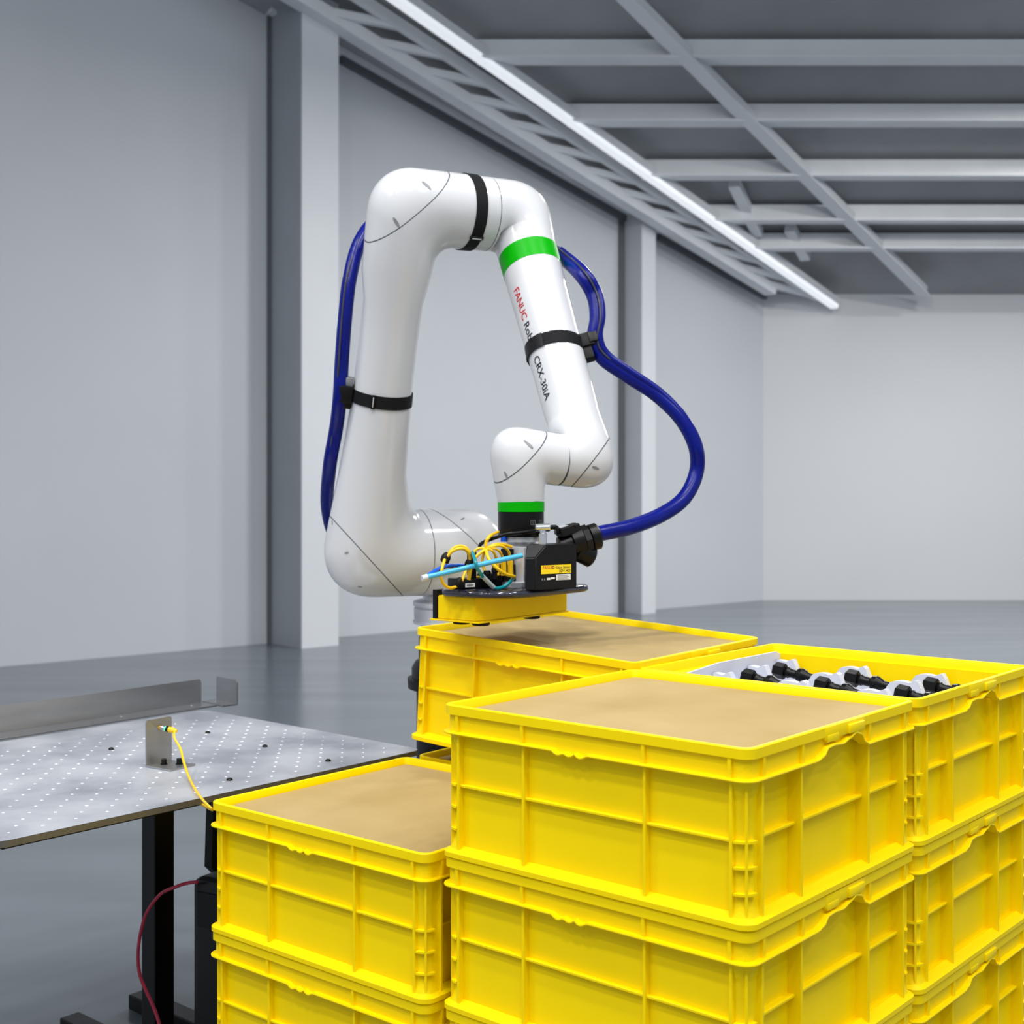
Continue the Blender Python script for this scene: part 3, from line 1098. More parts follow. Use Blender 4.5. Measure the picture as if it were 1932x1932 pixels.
YBASE = 3.66
S1 = at(880, 1040, YBASE)
E2 = hit(S1, nA, 685)
E3 = hit(E2, mA, 763); E3.z = CAMZ + (HOR - 388) / FPX * E3.y
E4 = hit(E3, nA, 977)
E5 = hit(E4, mA, 1104); E5.z = CAMZ + (HOR - 868) / FPX * E5.y
E6 = hit(E5, nA, 983)
print('ROBOT', [tuple(round(c, 3) for c in p) for p in (S1, E2, E3, E4, E5, E6)], 'arm', (E3 - E2).length, (E5 - E4).length)


def link_mesh(path, radii, rings=None, seg=72, outer=1.25, inner=0.42, nb=14, squash=0.0):
    """tube along a cornered path; radii: one per path point; rings: {segment: [(fraction, radius)]}"""
    path = [Vector(p) for p in path]
    n = len(path)
    dirs = [(path[i + 1] - path[i]).normalized() for i in range(n - 1)]
    _, e1, e2 = frame_of(dirs[0])
    frames = [(e1, dirs[0].cross(e1))]
    for i in range(1, n - 1):
        q = dirs[i - 1].rotation_difference(dirs[i])
        f = frames[-1]
        frames.append((q @ f[0], q @ f[1]))
    lines = []
    for k in range(seg):
        th = 2 * math.pi * k / seg
        pts = []
        for i in range(n - 1):
            f = frames[i]
            q = f[0] * math.cos(th) + f[1] * math.sin(th)
            if i == 0:
                pts.append((path[0] + q * radii[0], None, 0))
            for (u, r) in (rings or {}).get(i, []):
                pts.append((path[i].lerp(path[i + 1], u) + q * r, None, 0))
            if i < n - 2:
                d1, d2 = dirs[i], dirs[i + 1]
                g = q.dot((d2 - d1 * d1.dot(d2)).normalized())
                r = radii[i + 1] * (1 - squash * (g + 1) / 2)
                s = -(q.dot(d2)) / (1 + d1.dot(d2)) * r
                L = r * (outer + (inner - outer) * (g + 1) / 2)
                pts.append((path[i + 1] + q * r + d1 * s, L, 1))
            else:
                pts.append((path[-1] + q * radii[-1], None, 0))
        out = []
        for j, (p, L, c) in enumerate(pts):
            if not c:
                out.append(p)
            else:
                a, b = pts[j - 1][0] - p, pts[j + 1][0] - p
                La, Lb = min(L, a.length * 0.92), min(L, b.length * 0.92)
                A, B = p + a.normalized() * La, p + b.normalized() * Lb
                for w in range(nb + 1):
                    t_ = w / nb
                    # slightly fuller than a quadratic arc
                    q1, q2 = A.lerp(p, 0.60), B.lerp(p, 0.60)
                    out.append(A * (1 - t_) ** 3 + q1 * 3 * t_ * (1 - t_) ** 2 + q2 * 3 * t_ * t_ * (1 - t_) + B * t_ ** 3)
        lines.append(out)
    bm = bmesh.new()
    V = [[bm.verts.new(p) for p in ln] for ln in lines]
    m_ = len(V[0])
    for k in range(seg):
        for j in range(m_ - 1):
            bm.faces.new((V[k][j], V[k][j + 1], V[(k + 1) % seg][j + 1], V[(k + 1) % seg][j]))
    bm.faces.new([V[k][0] for k in range(seg)])
    bm.faces.new([V[k][-1] for k in range(seg)][::-1])
    bmesh.ops.recalc_face_normals(bm, faces=bm.faces)
    return bm


def cut(bm, co, no, keep_positive):
    b = bm.copy()
    g = b.verts[:] + b.edges[:] + b.faces[:]
    bmesh.ops.bisect_plane(b, geom=g, plane_co=co, plane_no=no, clear_inner=keep_positive, clear_outer=not keep_positive)
    return b


robot = thing('robot_arm', 'white six-axis robot arm with green rings bending over the crates', 'robot arm', (S1.x, S1.y, 0))
RI = Matrix.Translation((-S1.x, -S1.y, 0))


def rob(name, bm, m, parent=None, smooth=True, angle=38):
    bmesh.ops.transform(bm, matrix=RI, verts=bm.verts)
    return ob(name, bm, m, robot if parent is None else parent, smooth, angle)


def capped(bm, corners, gap=0.0011):
    """split off the outer corner cap at every (corner, direction in, direction out, radius, offset)"""
    body = bm
    caps = []
    for (C0, d1, d2, r, off) in corners:
        no = (d1 - d2).normalized()          # points to the outside of the bend
        co = C0 + no * (r * off)
        # keep the cut local: only one corner is affected because others lie elsewhere
        caps.append((co, no))
    return caps


def split_link(name, bm, corners):
    """body + caps; corners: (corner, d_in, d_out, radius, plane offset in radii, cut limit radius)"""
    body = bm
    made = []
    for (C0, d1, d2, r, off) in corners:
        no = (d1 - d2).normalized()
        co = C0 + no * (r * off)
        lim = 3.2 * r
        # faces near this corner only
        def near(b):
            fs = [f for f in b.faces if (f.calc_center_median() - C0).length < lim]
            vs = {v for f in fs for v in f.verts}
            es = {e_ for f in fs for e_ in f.edges}
            return list(vs) + list(es) + fs
        g = 0.0013
        for s in (-g, g):
            bmesh.ops.bisect_plane(body, geom=near(body), plane_co=co + no * s, plane_no=no)
        cap = bmesh.new(); strip = bmesh.new()
        cap_f, strip_f = [], []
        for f in body.faces:
            c_ = f.calc_center_median()
            if (c_ - C0).length < lim:
                d_ = (c_ - co).dot(no)
                if d_ > g * 0.99:
                    cap_f.append(f)
                elif d_ > -g * 0.99:
                    strip_f.append(f)
        def extract(fs, inset=0.0):
            b = bmesh.new()
            mp_ = {}
            for f in fs:
                vs = []
                for v in f.verts:
                    if v.index not in mp_:
                        mp_[v.index] = b.verts.new(v.co - v.normal * inset)
                    vs.append(mp_[v.index])
                b.faces.new(vs)
            return b
        body.verts.index_update()
        body.normal_update()
        cb, sb = extract(cap_f), extract(strip_f, 0.0002)
        bmesh.ops.delete(body, geom=cap_f + strip_f, context='FACES')
        made.append((cb, sb, C0, no))
    return body, made


def bvh_world(bm):
    return BVHTree.FromBMesh(bm)


def slot(parent, bvh, px, py, ang, length, width):
    """small oval screw recess on the surface seen at a photo pixel"""
    o_ = Vector((0, 0, CAMZ))
    d_ = (at(px, py, 1.0) - o_).normalized()
    loc, nrm, _, _ = bvh.ray_cast(o_, d_)
    if loc is None:
        print('slot missed', px, py)
        return
    if nrm.dot(d_) > 0:
        nrm = -nrm
    ref = at(px + 10 * math.cos(R(ang)), py + 10 * math.sin(R(ang)), loc.y) - loc
    e1 = (ref - nrm * ref.dot(nrm)).normalized()
    e2 = nrm.cross(e1)
    bm = bmesh.new()
    n = 20
    ringo = [bm.verts.new(loc + nrm * 0.0006 + e1 * (length / 2 * math.cos(2 * math.pi * k / n)) + e2 * (width / 2 * math.sin(2 * math.pi * k / n))) for k in range(n)]
    ringi = [bm.verts.new(loc - nrm * 0.0014 + e1 * (length / 2 * 0.8 * math.cos(2 * math.pi * k / n)) + e2 * (width / 2 * 0.7 * math.sin(2 * math.pi * k / n))) for k in range(n)]
    ringb = [bm.verts.new(loc - nrm * 0.004 + e1 * (length / 2 * math.cos(2 * math.pi * k / n)) + e2 * (width / 2 * math.sin(2 * math.pi * k / n))) for k in range(n)]
    for k in range(n):
        bm.faces.new((ringo[k], ringo[(k + 1) % n], ringb[(k + 1) % n], ringb[k]))
    bm.faces.new(ringo)
    rob('screw_slot', bm, M['slot'], parent)


def ring_obj(name, c, d, r, half, m, thick=0.003, parent=None):
    bm = bmesh.new()
    lathe(bm, [(-half, r - 0.004), (-half, r + thick - 0.0004), (-half + 0.0006, r + thick), (half - 0.0006, r + thick), (half, r + thick - 0.0004), (half, r - 0.004)], c, d, seg=72, caps=False)
    return rob(name, bm, m, parent)


up = Vector((0, 0, 1))
uA = (E3 - E2).normalized()
fA = (E5 - E4).normalized()
sc = lambda p: p.y / FPX                         # metres per photo pixel at that distance

# ---- base column and shoulder elbow
rS = 80.5 * sc(S1)
J2 = hit(S1, nA, 788)
zb_top = CAMZ + (HOR - 1131) / FPX * YBASE
bm = link_mesh([Vector((S1.x, S1.y, zb_top)), S1, J2 + nA * 0.0012], [rS * 1.02, rS, rS], {0: [(0.06, rS * 1.02), (0.12, rS * 0.99)], 1: [(0.72, rS), (0.93, rS)]}, outer=1.15, inner=0.2)
bvh1 = bvh_world(bm)
body, made = split_link('shoulder', bm, [(S1, up, -nA, rS, 0.02)])
shoulder = rob('shoulder_housing', body, M['white'])
for cb, sb, c_, no in made:
    cap = rob('joint_cap', cb, M['white'], shoulder)
    rob('seam', sb, M['seam'], shoulder)
# ---- upper arm with two elbows
r2, r3 = 81.5 * sc(E2), 71.5 * sc(E3)
J3 = hit(E3, nA, 916)
rJ3 = 69.0 * sc(J3)
rm = 0.0765
bm = link_mesh([J2 - nA * 0.0012, E2, E3, J3 - nA * 0.0012], [rS * 0.995, r2, r3, rJ3],
               {0: [(0.06, rS * 0.995)], 1: [(0.25, r2 * 0.76), (0.36, r2 * 0.705), (0.5, rm), (0.62, rm * 0.985), (0.74, rm * 1.0), (0.82, r3 * 0.93)], 2: [(0.72, rJ3 * 1.005), (0.95, rJ3)]}, outer=1.25, inner=0.5)
bvh2 = bvh_world(bm)
body, made = split_link('upper', bm, [(E2, -nA, uA, r2, -0.02), (E3, uA, nA, r3, -0.06)])
upper = rob('upper_arm', body, M['white'])
uparts = []
for cb, sb, c_, no in made:
    uparts.append(rob('joint_cap', cb, M['white'], upper))
    rob('seam', sb, M['seam'], upper)
ring_obj('joint_seam', J2, nA, rS * 0.985, 0.0012, M['seam'], thick=0.0004)
ring_obj('joint_seam', J3, nA, rJ3 * 0.985, 0.0012, M['seam'], thick=0.0004)
# ---- elbow to green ring
r4 = 68.0 * sc(E4)
gu = 0.205
G0 = E4.lerp(E5, gu - 0.001)
rG = 56.5 * sc(G0)
bm = link_mesh([J3 + nA * 0.0012, E4, E4.lerp(E5, gu - 0.037)], [rJ3, r4 * 0.985, rG], {0: [(0.06, rJ3)], 1: [(0.62, rG * 1.05), (0.9, rG * 1.005)]}, outer=1.15, inner=0.3)
body, made = split_link('elbow', bm, [(E4, nA, fA, r4, 0.62)])
elbow = rob('elbow_housing', body, M['white'])
for cb, sb, c_, no in made:
    rob('joint_cap', cb, M['white'], elbow)
    rob('seam', sb, M['seam'], elbow)
bm = bmesh.new()
gl = (E5 - E4).length
lathe(bm, [(-0.037 * gl, rG - 0.004), (-0.037 * gl, rG + 0.0006), (0.037 * gl, rG * 0.985 + 0.0006), (0.037 * gl, rG - 0.006)], E4.lerp(E5, gu), fA, seg=72, caps=False)
rob('green_ring', bm, M['green'])
# ---- forearm and wrist elbow
r5 = 61.0 * sc(E5)
J5 = hit(E5, nA, 1051)
rJ5 = 49.0 * sc(J5)
FS, FR0 = E4.lerp(E5, gu + 0.037), rG * 0.985
bm = link_mesh([FS, E5, J5 + nA * 0.0012], [FR0, r5, rJ5], {0: [(0.3, FR0 * 0.945), (0.55, FR0 * 0.90), (0.72, FR0 * 0.895), (0.80, r5 * 0.86)], 1: [(0.84, rJ5 * 1.005), (0.96, rJ5)]}, outer=1.25, inner=0.35)
bvh5 = bvh_world(bm)
body, made = split_link('forearm', bm, [(E5, fA, -nA, r5, 0.16)])
forearm = rob('forearm', body, M['white'])
for cb, sb, c_, no in made:
    rob('joint_cap', cb, M['white'], forearm)
    rob('seam', sb, M['seam'], forearm)
ring_obj('joint_seam', J5, nA, rJ5 * 0.985, 0.0010, M['seam'], thick=0.0004)
# ---- wrist
r6 = 60.0 * sc(E6)
E6c = E6 - nA * (6.5 * sc(E6)) + up * (6.0 * sc(E6))
rF = 44.0 * sc(E6)
zF = lambda py: CAMZ + (HOR - py) / FPX * E6.y
F_top = Vector((E6.x, E6.y, zF(946)))
bm = link_mesh([J5 - nA * 0.0012, E6c, F_top], [rJ5, r6, rF], {0: [(0.06, rJ5)], 1: [(0.93, rF * 1.02)]}, outer=1.3, inner=0.15, squash=0.2)
bvh6 = bvh_world(bm)
body, made = split_link('wrist', bm, [(E6c, -nA, -up, r6, -0.07)])
wrist = rob('wrist_housing', body, M['white'])
for cb, sb, c_, no in made:
    rob('joint_cap', cb, M['white'], wrist)
    rob('seam', sb, M['seam'], wrist)
bm = bmesh.new()
lathe(bm, [(zF(965), rF - 0.004), (zF(965), rF + 0.0004), (zF(946), rF + 0.0004), (zF(946), rF - 0.004)], (E6.x, E6.y, 0), up, seg=64, caps=False)
rob('green_ring', bm, M['green'])
bm = bmesh.new()
lathe(bm, [(zF(1012), rF * 0.90), (zF(1009), rF * 0.97), (zF(1005), rF * 0.985), (zF(966), rF * 0.985), (zF(964), rF * 0.90)], (E6.x, E6.y, 0), up, seg=64)
flange = rob('tool_flange', bm, M['black'])
bvhF = BVHTree.FromObject(flange, bpy.context.evaluated_depsgraph_get()) if False else None


def stick_text(body, size, px, py, m, name, surf_pt, right, upv, nrm, parent, world=True):
    me = text_mesh(body, size)
    for v in me.vertices:
        v.co = surf_pt + right * v.co.x + upv * v.co.y + nrm * 0.0004
    return me


# button frames on the flange
for px_, ch in ((1005, '1'), (1019, '2')):
    a_ = math.asin(max(-0.95, min(0.95, (px_ - 983) / 43.5)))
    nr = Vector((math.sin(a_), -math.cos(a_), 0))
    rt = Vector((math.cos(a_), math.sin(a_), 0))
    c_ = Vector((E6.x, E6.y, zF(985))) + nr * (rF * 0.985 + 0.0004)
    bm = bmesh.new()
    w_, h_, t_ = 0.0062, 0.0052, 0.0009
    for (x0_, x1_, z0_, z1_) in ((-w_, w_, h_ - t_, h_), (-w_, w_, -h_, -h_ + t_), (-w_, -w_ + t_, -h_, h_), (w_ - t_, w_, -h_, h_)):
        vs = [bm.verts.new(c_ + rt * x + up * z) for x, z in ((x0_, z0_), (x1_, z0_), (x1_, z1_), (x0_, z1_))]
        bm.faces.new(vs)
    fo = rob('button_frame', bm, M['ink_grey'], flange)
    me = text_mesh(ch, 0.008)
    for v in me.vertices:
        v.co = RI @ (c_ + rt * (v.co.x - 0.0022) + up * (v.co.y - 0.0028))
    link('button_mark', me, M['ink_grey'], flange)

# screw slots on the caps
for px_, py_, an in ((805, 350, 40), (748, 420, 60)):
    slot(uparts[1], bvh2, px_, py_, an, 0.030, 0.008)
for px_, py_, an in ((654, 1043, -15), (627, 986, 80), (679, 1107, 5)):
    slot(uparts[0], bvh2, px_, py_, an, 0.013, 0.006)
slot(wrist, bvh6, 997, 838, 42, 0.028, 0.007)
slot(wrist, bvh6, 955, 897, 62, 0.021, 0.006)
slot(forearm, bvh5, 1124, 883, 25, 0.022, 0.007)
slot(forearm, bvh5, 1152, 817, 55, 0.015, 0.005)
slot(shoulder, bvh1, 873, 979, -55, 0.018, 0.005)

# ---- base: ridged silver collar, green ring, black pedestal
zP = lambda py: CAMZ + (HOR - py) / FPX * YBASE
q_ = sc(S1)
bm = bmesh.new()
lathe(bm, [(zP(1176), 92 * q_), (zP(1174), 101 * q_), (zP(1170), 101 * q_), (zP(1167), 97 * q_), (zP(1165), 98.5 * q_), (zP(1146), 99 * q_), (zP(1144), 96 * q_),
           (zP(1141), 100 * q_), (zP(1136), 101 * q_), (zP(1133), 100 * q_), (zP(1130), 86 * q_)], (S1.x, S1.y, 0), up, seg=64)
rob('base_collar', bm, M['alu'])
bm = bmesh.new()
lathe(bm, [(zP(1200), 85 * q_), (zP(1177), 86 * q_)], (S1.x, S1.y, 0), up, seg=64)
rob('green_ring', bm, M['green'])
bm = bmesh.new()
lathe(bm, [(0.0, 0.20), (0.02, 0.20), (0.0201, 94 * q_), (zP(1296), 94 * q_), (zP(1295), 110 * q_), (zP(1278), 111 * q_), (zP(1276), 103 * q_), (zP(1258), 103 * q_), (zP(1246), 96 * q_),
           (zP(1244), 90 * q_), (zP(1201), 90 * q_)], (S1.x, S1.y, 0), up, seg=64)
rob('pedestal', bm, M['anthracite'])

# ---- lettering along the forearm
cdir = (Vector((0, 0, CAMZ)) - E4.lerp(E5, 0.45))
cdir = (cdir - fA * cdir.dot(fA)).normalized()
rdir = fA.cross(cdir).normalized()
if rdir.x < 0:
    rdir = -rdir


def forearm_radius(s):
    t_ = s / (E5 - FS).length
    ks = [(0, FR0), (0.3, FR0 * 0.945), (0.55, FR0 * 0.90), (0.72, FR0 * 0.895)]
    for (a, ra), (b, rb) in zip(ks, ks[1:]):
        if a <= t_ <= b:
            return ra + (rb - ra) * (t_ - a) / (b - a)
    return ks[-1][1]


def text_y(sv, a0):
    r = forearm_radius(sv)
    p = FS + fA * sv + (cdir * math.cos(a0) + rdir * math.sin(a0)) * r
    return HOR - (p.z - CAMZ) / p.y * FPX


def s_at(py, a0):
    lo, hi = 0.0, 0.6
    for _ in range(40):
        mid = (lo + hi) / 2
        lo, hi = (mid, hi) if text_y(mid, a0) < py else (lo, mid)
    return lo


def wrap_text(body, size, py0, py1, a0, m, name):
    me = text_mesh(body, size)
    bmx = bmesh.new(); bmx.from_mesh(me)
    bmesh.ops.subdivide_edges(bmx, edges=[e_ for e_ in bmx.edges if e_.calc_length() > size * 0.4], cuts=2)
    w = max(v.co.x for v in bmx.verts)
    sa, sb = s_at(py0, a0), s_at(py1, a0)
    for v in bmx.verts:
        sv = sa + v.co.x / w * (sb - sa)
        r = forearm_radius(sv) + 0.0007
        a = a0 + v.co.y / r
        v.co = RI @ (FS + fA * sv + (cdir * math.cos(a) + rdir * math.sin(a)) * r)
    bmx.to_mesh(me); bmx.free()
    link(name, me, m, forearm)


TS, TA = 0.029, R(-52)
wrap_text('FANUC', TS, 548, 606, TA, M['ink_red'], 'lettering')
wrap_text('Robot', TS, 612, 662, TA, M['ink'], 'lettering')
wrap_text('CRX-30iA', TS, 676, 757, TA, M['ink'], 'lettering')

# ---- straps
def strap(c, d, r0, r1, half, parent=None):
    bm = bmesh.new()
    lathe(bm, [(-half, r0 - 0.002), (-half, r0 + 0.0022), (half, r1 + 0.0022), (half, r1 - 0.002)], c, d, seg=72, caps=False)
    return rob('strap', bm, M['strap'], parent)


def blk(name, c, ex, ey, ez, hx, hy, hz, m, parent, bev=0.0015):
    bm = bmesh.new()
    mx = Matrix(((ex.x, ey.x, ez.x, c.x), (ex.y, ey.y, ez.y, c.y), (ex.z, ey.z, ez.z, c.z), (0, 0, 0, 1)))
    box(bm, (-hx, -hy, -hz), (hx, hy, hz), mx, bevel=bev)
    return rob(name, bm, m, parent)


# upper arm strap
us = 0.472
cS = E2.lerp(E3, us)
k_ = [(0.36, r2 * 0.735), (0.5, rm)]
rs = k_[0][1] + (k_[1][1] - k_[0][1]) * (us - 0.36) / 0.14
sdir = (uA + rdir * 0.02 + Vector((0.10, 0, 0)) * 0.6).normalized()
st1 = strap(cS, uA, rs + 0.001, rs, 0.0165)
toc = (Vector((0, 0, CAMZ)) - cS); toc = (toc - uA * toc.dot(uA)).normalized()
rgt = uA.cross(toc).normalized(); rgt = rgt if rgt.x > 0 else -rgt
blk('buckle', cS + (toc * 0.95 - rgt * 0.23).normalized() * (rs + 0.004), rgt, uA, toc, 0.006, 0.0185, 0.0025, M['black'], st1)
blk('buckle_bar', cS + (toc * 0.95 - rgt * 0.23).normalized() * (rs + 0.0068), rgt, uA, toc, 0.0013, 0.013, 0.001, M['alu'], st1, bev=0.0004)
clampc = cS - rgt * (rs + 0.014) + toc * 0.02
blk('hose_clamp', clampc, rgt, uA, toc, 0.018, 0.023, 0.02, M['black_matt'], st1, bev=0.003)
blk('clamp_latch', clampc + uA * 0.032 + rgt * 0.006, rgt, uA, toc, 0.010, 0.012, 0.010, M['slot'], st1, bev=0.002)
blk('clamp_foot', clampc - uA * 0.026 + rgt * 0.006, rgt, uA, toc, 0.010, 0.012, 0.014, M['black'], st1, bev=0.002)
# top tube strap
cT = hit(E3, nA, 880)
st2 = strap(cT, nA, rJ3 * 1.008, rJ3 * 1.005, 0.0155)
toc2 = (Vector((0, 0, CAMZ)) - cT); toc2 = (toc2 - nA * toc2.dot(nA)).normalized()
dn = nA.cross(toc2); dn = dn if dn.z < 0 else -dn
bpos = cT + (toc2 * 0.78 + dn * 0.62).normalized() * (rJ3 + 0.004)
bn = (toc2 * 0.78 + dn * 0.62).normalized()
blk('buckle', bpos, nA, bn.cross(nA), bn, 0.0185, 0.0055, 0.0025, M['black'], st2)
blk('buckle_bar', bpos + bn * 0.003, nA, bn.cross(nA), bn, 0.013, 0.0011, 0.001, M['alu'], st2, bev=0.0004)
# forearm strap
sF = 0.243
cF = FS + fA * sF
rf = forearm_radius(sF)
fS = (fA - rdir * 0.10).normalized()
st3 = strap(cF, fS, rf + 0.0006, rf, 0.0165)
clF = cF + rdir * (rf + 0.012) - cdir * 0.0
blk('hose_clamp', clF, rdir, fA, cdir, 0.020, 0.019, 0.018, M['black_matt'], st3, bev=0.003)
blk('clamp_latch', clF + rdir * 0.018 + cdir * 0.016, rdir, fA, cdir, 0.011, 0.014, 0.006, M['anthracite'], st3, bev=0.002)
blk('clamp_foot', clF + fA * 0.034 - rdir * 0.004, rdir, fA, cdir, 0.013, 0.018, 0.013, M['black_matt'], st3, bev=0.003)
bm = bmesh.new()
lathe(bm, [(-0.018, rf + 0.0018), (-0.018, rf + 0.0040), (0.018, rf + 0.0036), (0.018, rf + 0.0016)], cF, fS, seg=96, caps=False)
# keep only the folded-over end of the strap on the left of the view
dele = [f for f in bm.faces if not ((f.calc_center_median() - cF).dot(rdir) < -rf * 0.28 and (f.calc_center_median() - cF).dot(cdir) > 0)]
bmesh.ops.delete(bm, geom=dele, context='FACES')
rob('strap_end', bm, M['anthracite'], st3)

# ------------------------------------------------------------------ blue hose
hose = thing('air_hose', 'thick blue hose strapped to the robot arm, looping out to the gripper', 'hose')
Yl, Yr = clampc.y, clF.y
hw = [Vector((S1.x + 0.02, S1.y + 0.26, 0.02)), Vector((S1.x + 0.01, S1.y + 0.22, 0.35)), at(862, 1250, S1.y + 0.21), at(850, 1130, S1.y + 0.22), at(800, 1075, S1.y + 0.24), at(710, 1052, E2.y + 0.33), at(640, 1020, E2.y + 0.26), at(618, 960, E2.y + 0.12), at(622, 880, Yl + 0.10), at(634, 810, Yl + 0.05), at(641, 750, Yl), at(645, 680, Yl - 0.01), at(651, 600, Yl - 0.02), at(660, 525, Yl - 0.01),
      at(680, 455, Yl + 0.04), at(720, 412, E3.y + 0.22), at(800, 400, E3.y + 0.26), at(900, 410, E4.y + 0.2), at(990, 440, E4.y + 0.16), at(1050, 478, E4.y + 0.05), at(1094, 516, Yr + 0.05),
      at(1120, 558, Yr + 0.03), at(1126, 600, Yr + 0.01), at(1121, 640, Yr), at(1136, 674, Yr), at(1180, 706, Yr), at(1238, 744, Yr), at(1285, 790, Yr - 0.01),
      at(1312, 842, Yr - 0.01), at(1314, 890, Yr), at(1292, 938, Yr - 0.03), at(1250, 970, Yr * 0.6 + E6.y * 0.4), at(1190, 994, Yr * 0.25 + E6.y * 0.75), at(1120, 1009, E6.y + 0.0)]
tube_ob('main_tube', hw, 0.0185, M['blue'], hose, seg=24, n=10)
side = [p + Vector((0.012, -0.012, 0.006)) * min(1.0, (11 - k) / 5.0) for k, p in enumerate(hw[19:31])]
tube_ob('side_tube', side, 0.0095, M['blue'], hose, seg=14, n=10)
strp = [at(1052, 468, E4.y + 0.03), at(1098, 507, Yr + 0.028), at(1126, 553, Yr + 0.008), at(1133, 600, Yr - 0.014), at(1127, 640, Yr - 0.02), at(1140, 668, Yr - 0.02), at(1184, 699, Yr - 0.012), at(1214, 718, Yr - 0.004)]
tube_ob('stripe', strp, 0.0026, M['blue_dark'], hose, seg=8, n=8)
strl = [at(616, 940, E2.y + 0.10), at(621, 860, Yl + 0.07), at(632, 790, Yl + 0.03), at(638, 700, Yl - 0.028), at(645, 600, Yl - 0.038), at(655, 520, Yl - 0.028), at(676, 452, Yl + 0.02)]
tube_ob('stripe', strl, 0.0026, M['blue_dark'], hose, seg=8, n=8)

# ------------------------------------------------------------------ gripper tool
gy = R(C_YAW)
ga = Vector((math.cos(gy), math.sin(gy), 0)); gb = Vector((-ga.y, ga.x, 0))
QZ = CAMZ - 0.312 * E6.y / 3.17
FZ = zF(1012)
grip = thing('vacuum_gripper', 'yellow bar gripper with a black vision sensor and cables below the robot wrist', 'gripper', (E6.x, E6.y, FZ))
GI = Matrix.Translation((-E6.x, -E6.y, -FZ))


def grp(name, bm, m, parent=None, smooth=False, angle=35):
    bmesh.ops.transform(bm, matrix=GI, verts=bm.verts)
    return ob(name, bm, m, grip if parent is None else parent, smooth, angle)


def gtube(name, pts, r, m, parent=None, seg=10, n=8):
    bm = bmesh.new()
    tube(bm, pts, r, seg, n)
    return grp(name, bm, m, parent, True, 60)


def axes_m(c, ex, ey, ez):
    return Matrix(((ex.x, ey.x, ez.x, c.x), (ex.y, ey.y, ez.y, c.y), (ex.z, ey.z, ez.z, c.z), (0, 0, 0, 1)))


Q = on_z(904, 1177, QZ)                          # near right bottom corner of the bar
BL_, BW_, BH_ = 0.335, 0.118, 0.056
mxb = axes_m(Q, ga, gb, up)
bm = bmesh.new()
# bar with a chamfered near right edge
ch = 0.045
pts = [(-BW_, 0.0), (-0.012, 0.0), (0.0, ch), (0.0, BL_), (-BW_, BL_)]
lo_ = [bm.verts.new(mxb @ Vector((x, y, 0.004))) for x, y in pts]
hi_ = [bm.verts.new(mxb @ Vector((x, y, BH_))) for x, y in pts]
bm.faces.new(lo_[::-1]); bm.faces.new(hi_)
for i in range(5):
    bm.faces.new((lo_[i], lo_[(i + 1) % 5], hi_[(i + 1) % 5], hi_[i]))
bmesh.ops.bevel(bm, geom=bm.edges[:], offset=0.0018, segments=2, affect='EDGES')
grp('bar_body', bm, M['tool'], smooth=True)
bm = bmesh.new()
box(bm, (-BW_ - 0.02, -0.004, 0.0), (0.002, BL_ + 0.004, 0.0038), mxb, bevel=0.001)
grp('bottom_flange', bm, M['tool'])
bm = bmesh.new()
box(bm, (-BW_ - 0.013, -0.002, 0.004), (-BW_ - 0.0005, BL_ * 0.9, BH_ + 0.012), mxb, bevel=0.001)
grp('side_strip', bm, M['black_matt'])
for yy in (0.05, 0.24):
    for xx in (-0.035, -0.09):
        bm = bmesh.new()
        lathe(bm, [(-0.010, 0.017), (-0.008, 0.020), (-0.003, 0.020), (0.0, 0.015)], mxb @ Vector((xx, yy, 0)), up, seg=24)
        grp('suction_pad', bm, M['black_matt'], smooth=True)
# dark lacquered carrier plate with a rounded outline
PZ0 = QZ + BH_ + 0.0005
c0_ = Vector((E6.x, E6.y, 0))
prc = [(-0.065, -0.235), (0.128, -0.235), (0.145, 0.10), (-0.065, 0.14)]
def rounded_poly(P, rad, n=8):
    out = []
    m_ = len(P)
    for i in range(m_):
        p, a, b = Vector(P[i]), Vector(P[i - 1]), Vector(P[(i + 1) % m_])
        A = p + (a - p).normalized() * rad[i]
        B = p + (b - p).normalized() * rad[i]
        for k in range(n + 1):
            t_ = k / n
            out.append(A * (1 - t_) ** 2 + p * 2 * t_ * (1 - t_) + B * t_ ** 2)
    return out
rp = rounded_poly(prc, (0.05, 0.12, 0.06, 0.05))
cen = Vector((0.01, -0.06))
bm = bmesh.new()
rings = []
for dz_, ins in ((0.0, 0.006), (0.003, 0.001), (0.008, 0.0), (0.013, 0.002), (0.0155, 0.007)):
    rr_ = []
    for p in rp:
        v2 = p + (cen - p).normalized() * ins
        w_ = c0_ + ga * v2.x + gb * v2.y
        rr_.append((w_.x, w_.y, PZ0 + dz_))
    rings.append(rr_)
loft(bm, rings)
grp('carrier_plate', bm, M['gun'], smooth=True, angle=60)
PZ = PZ0 + 0.0157

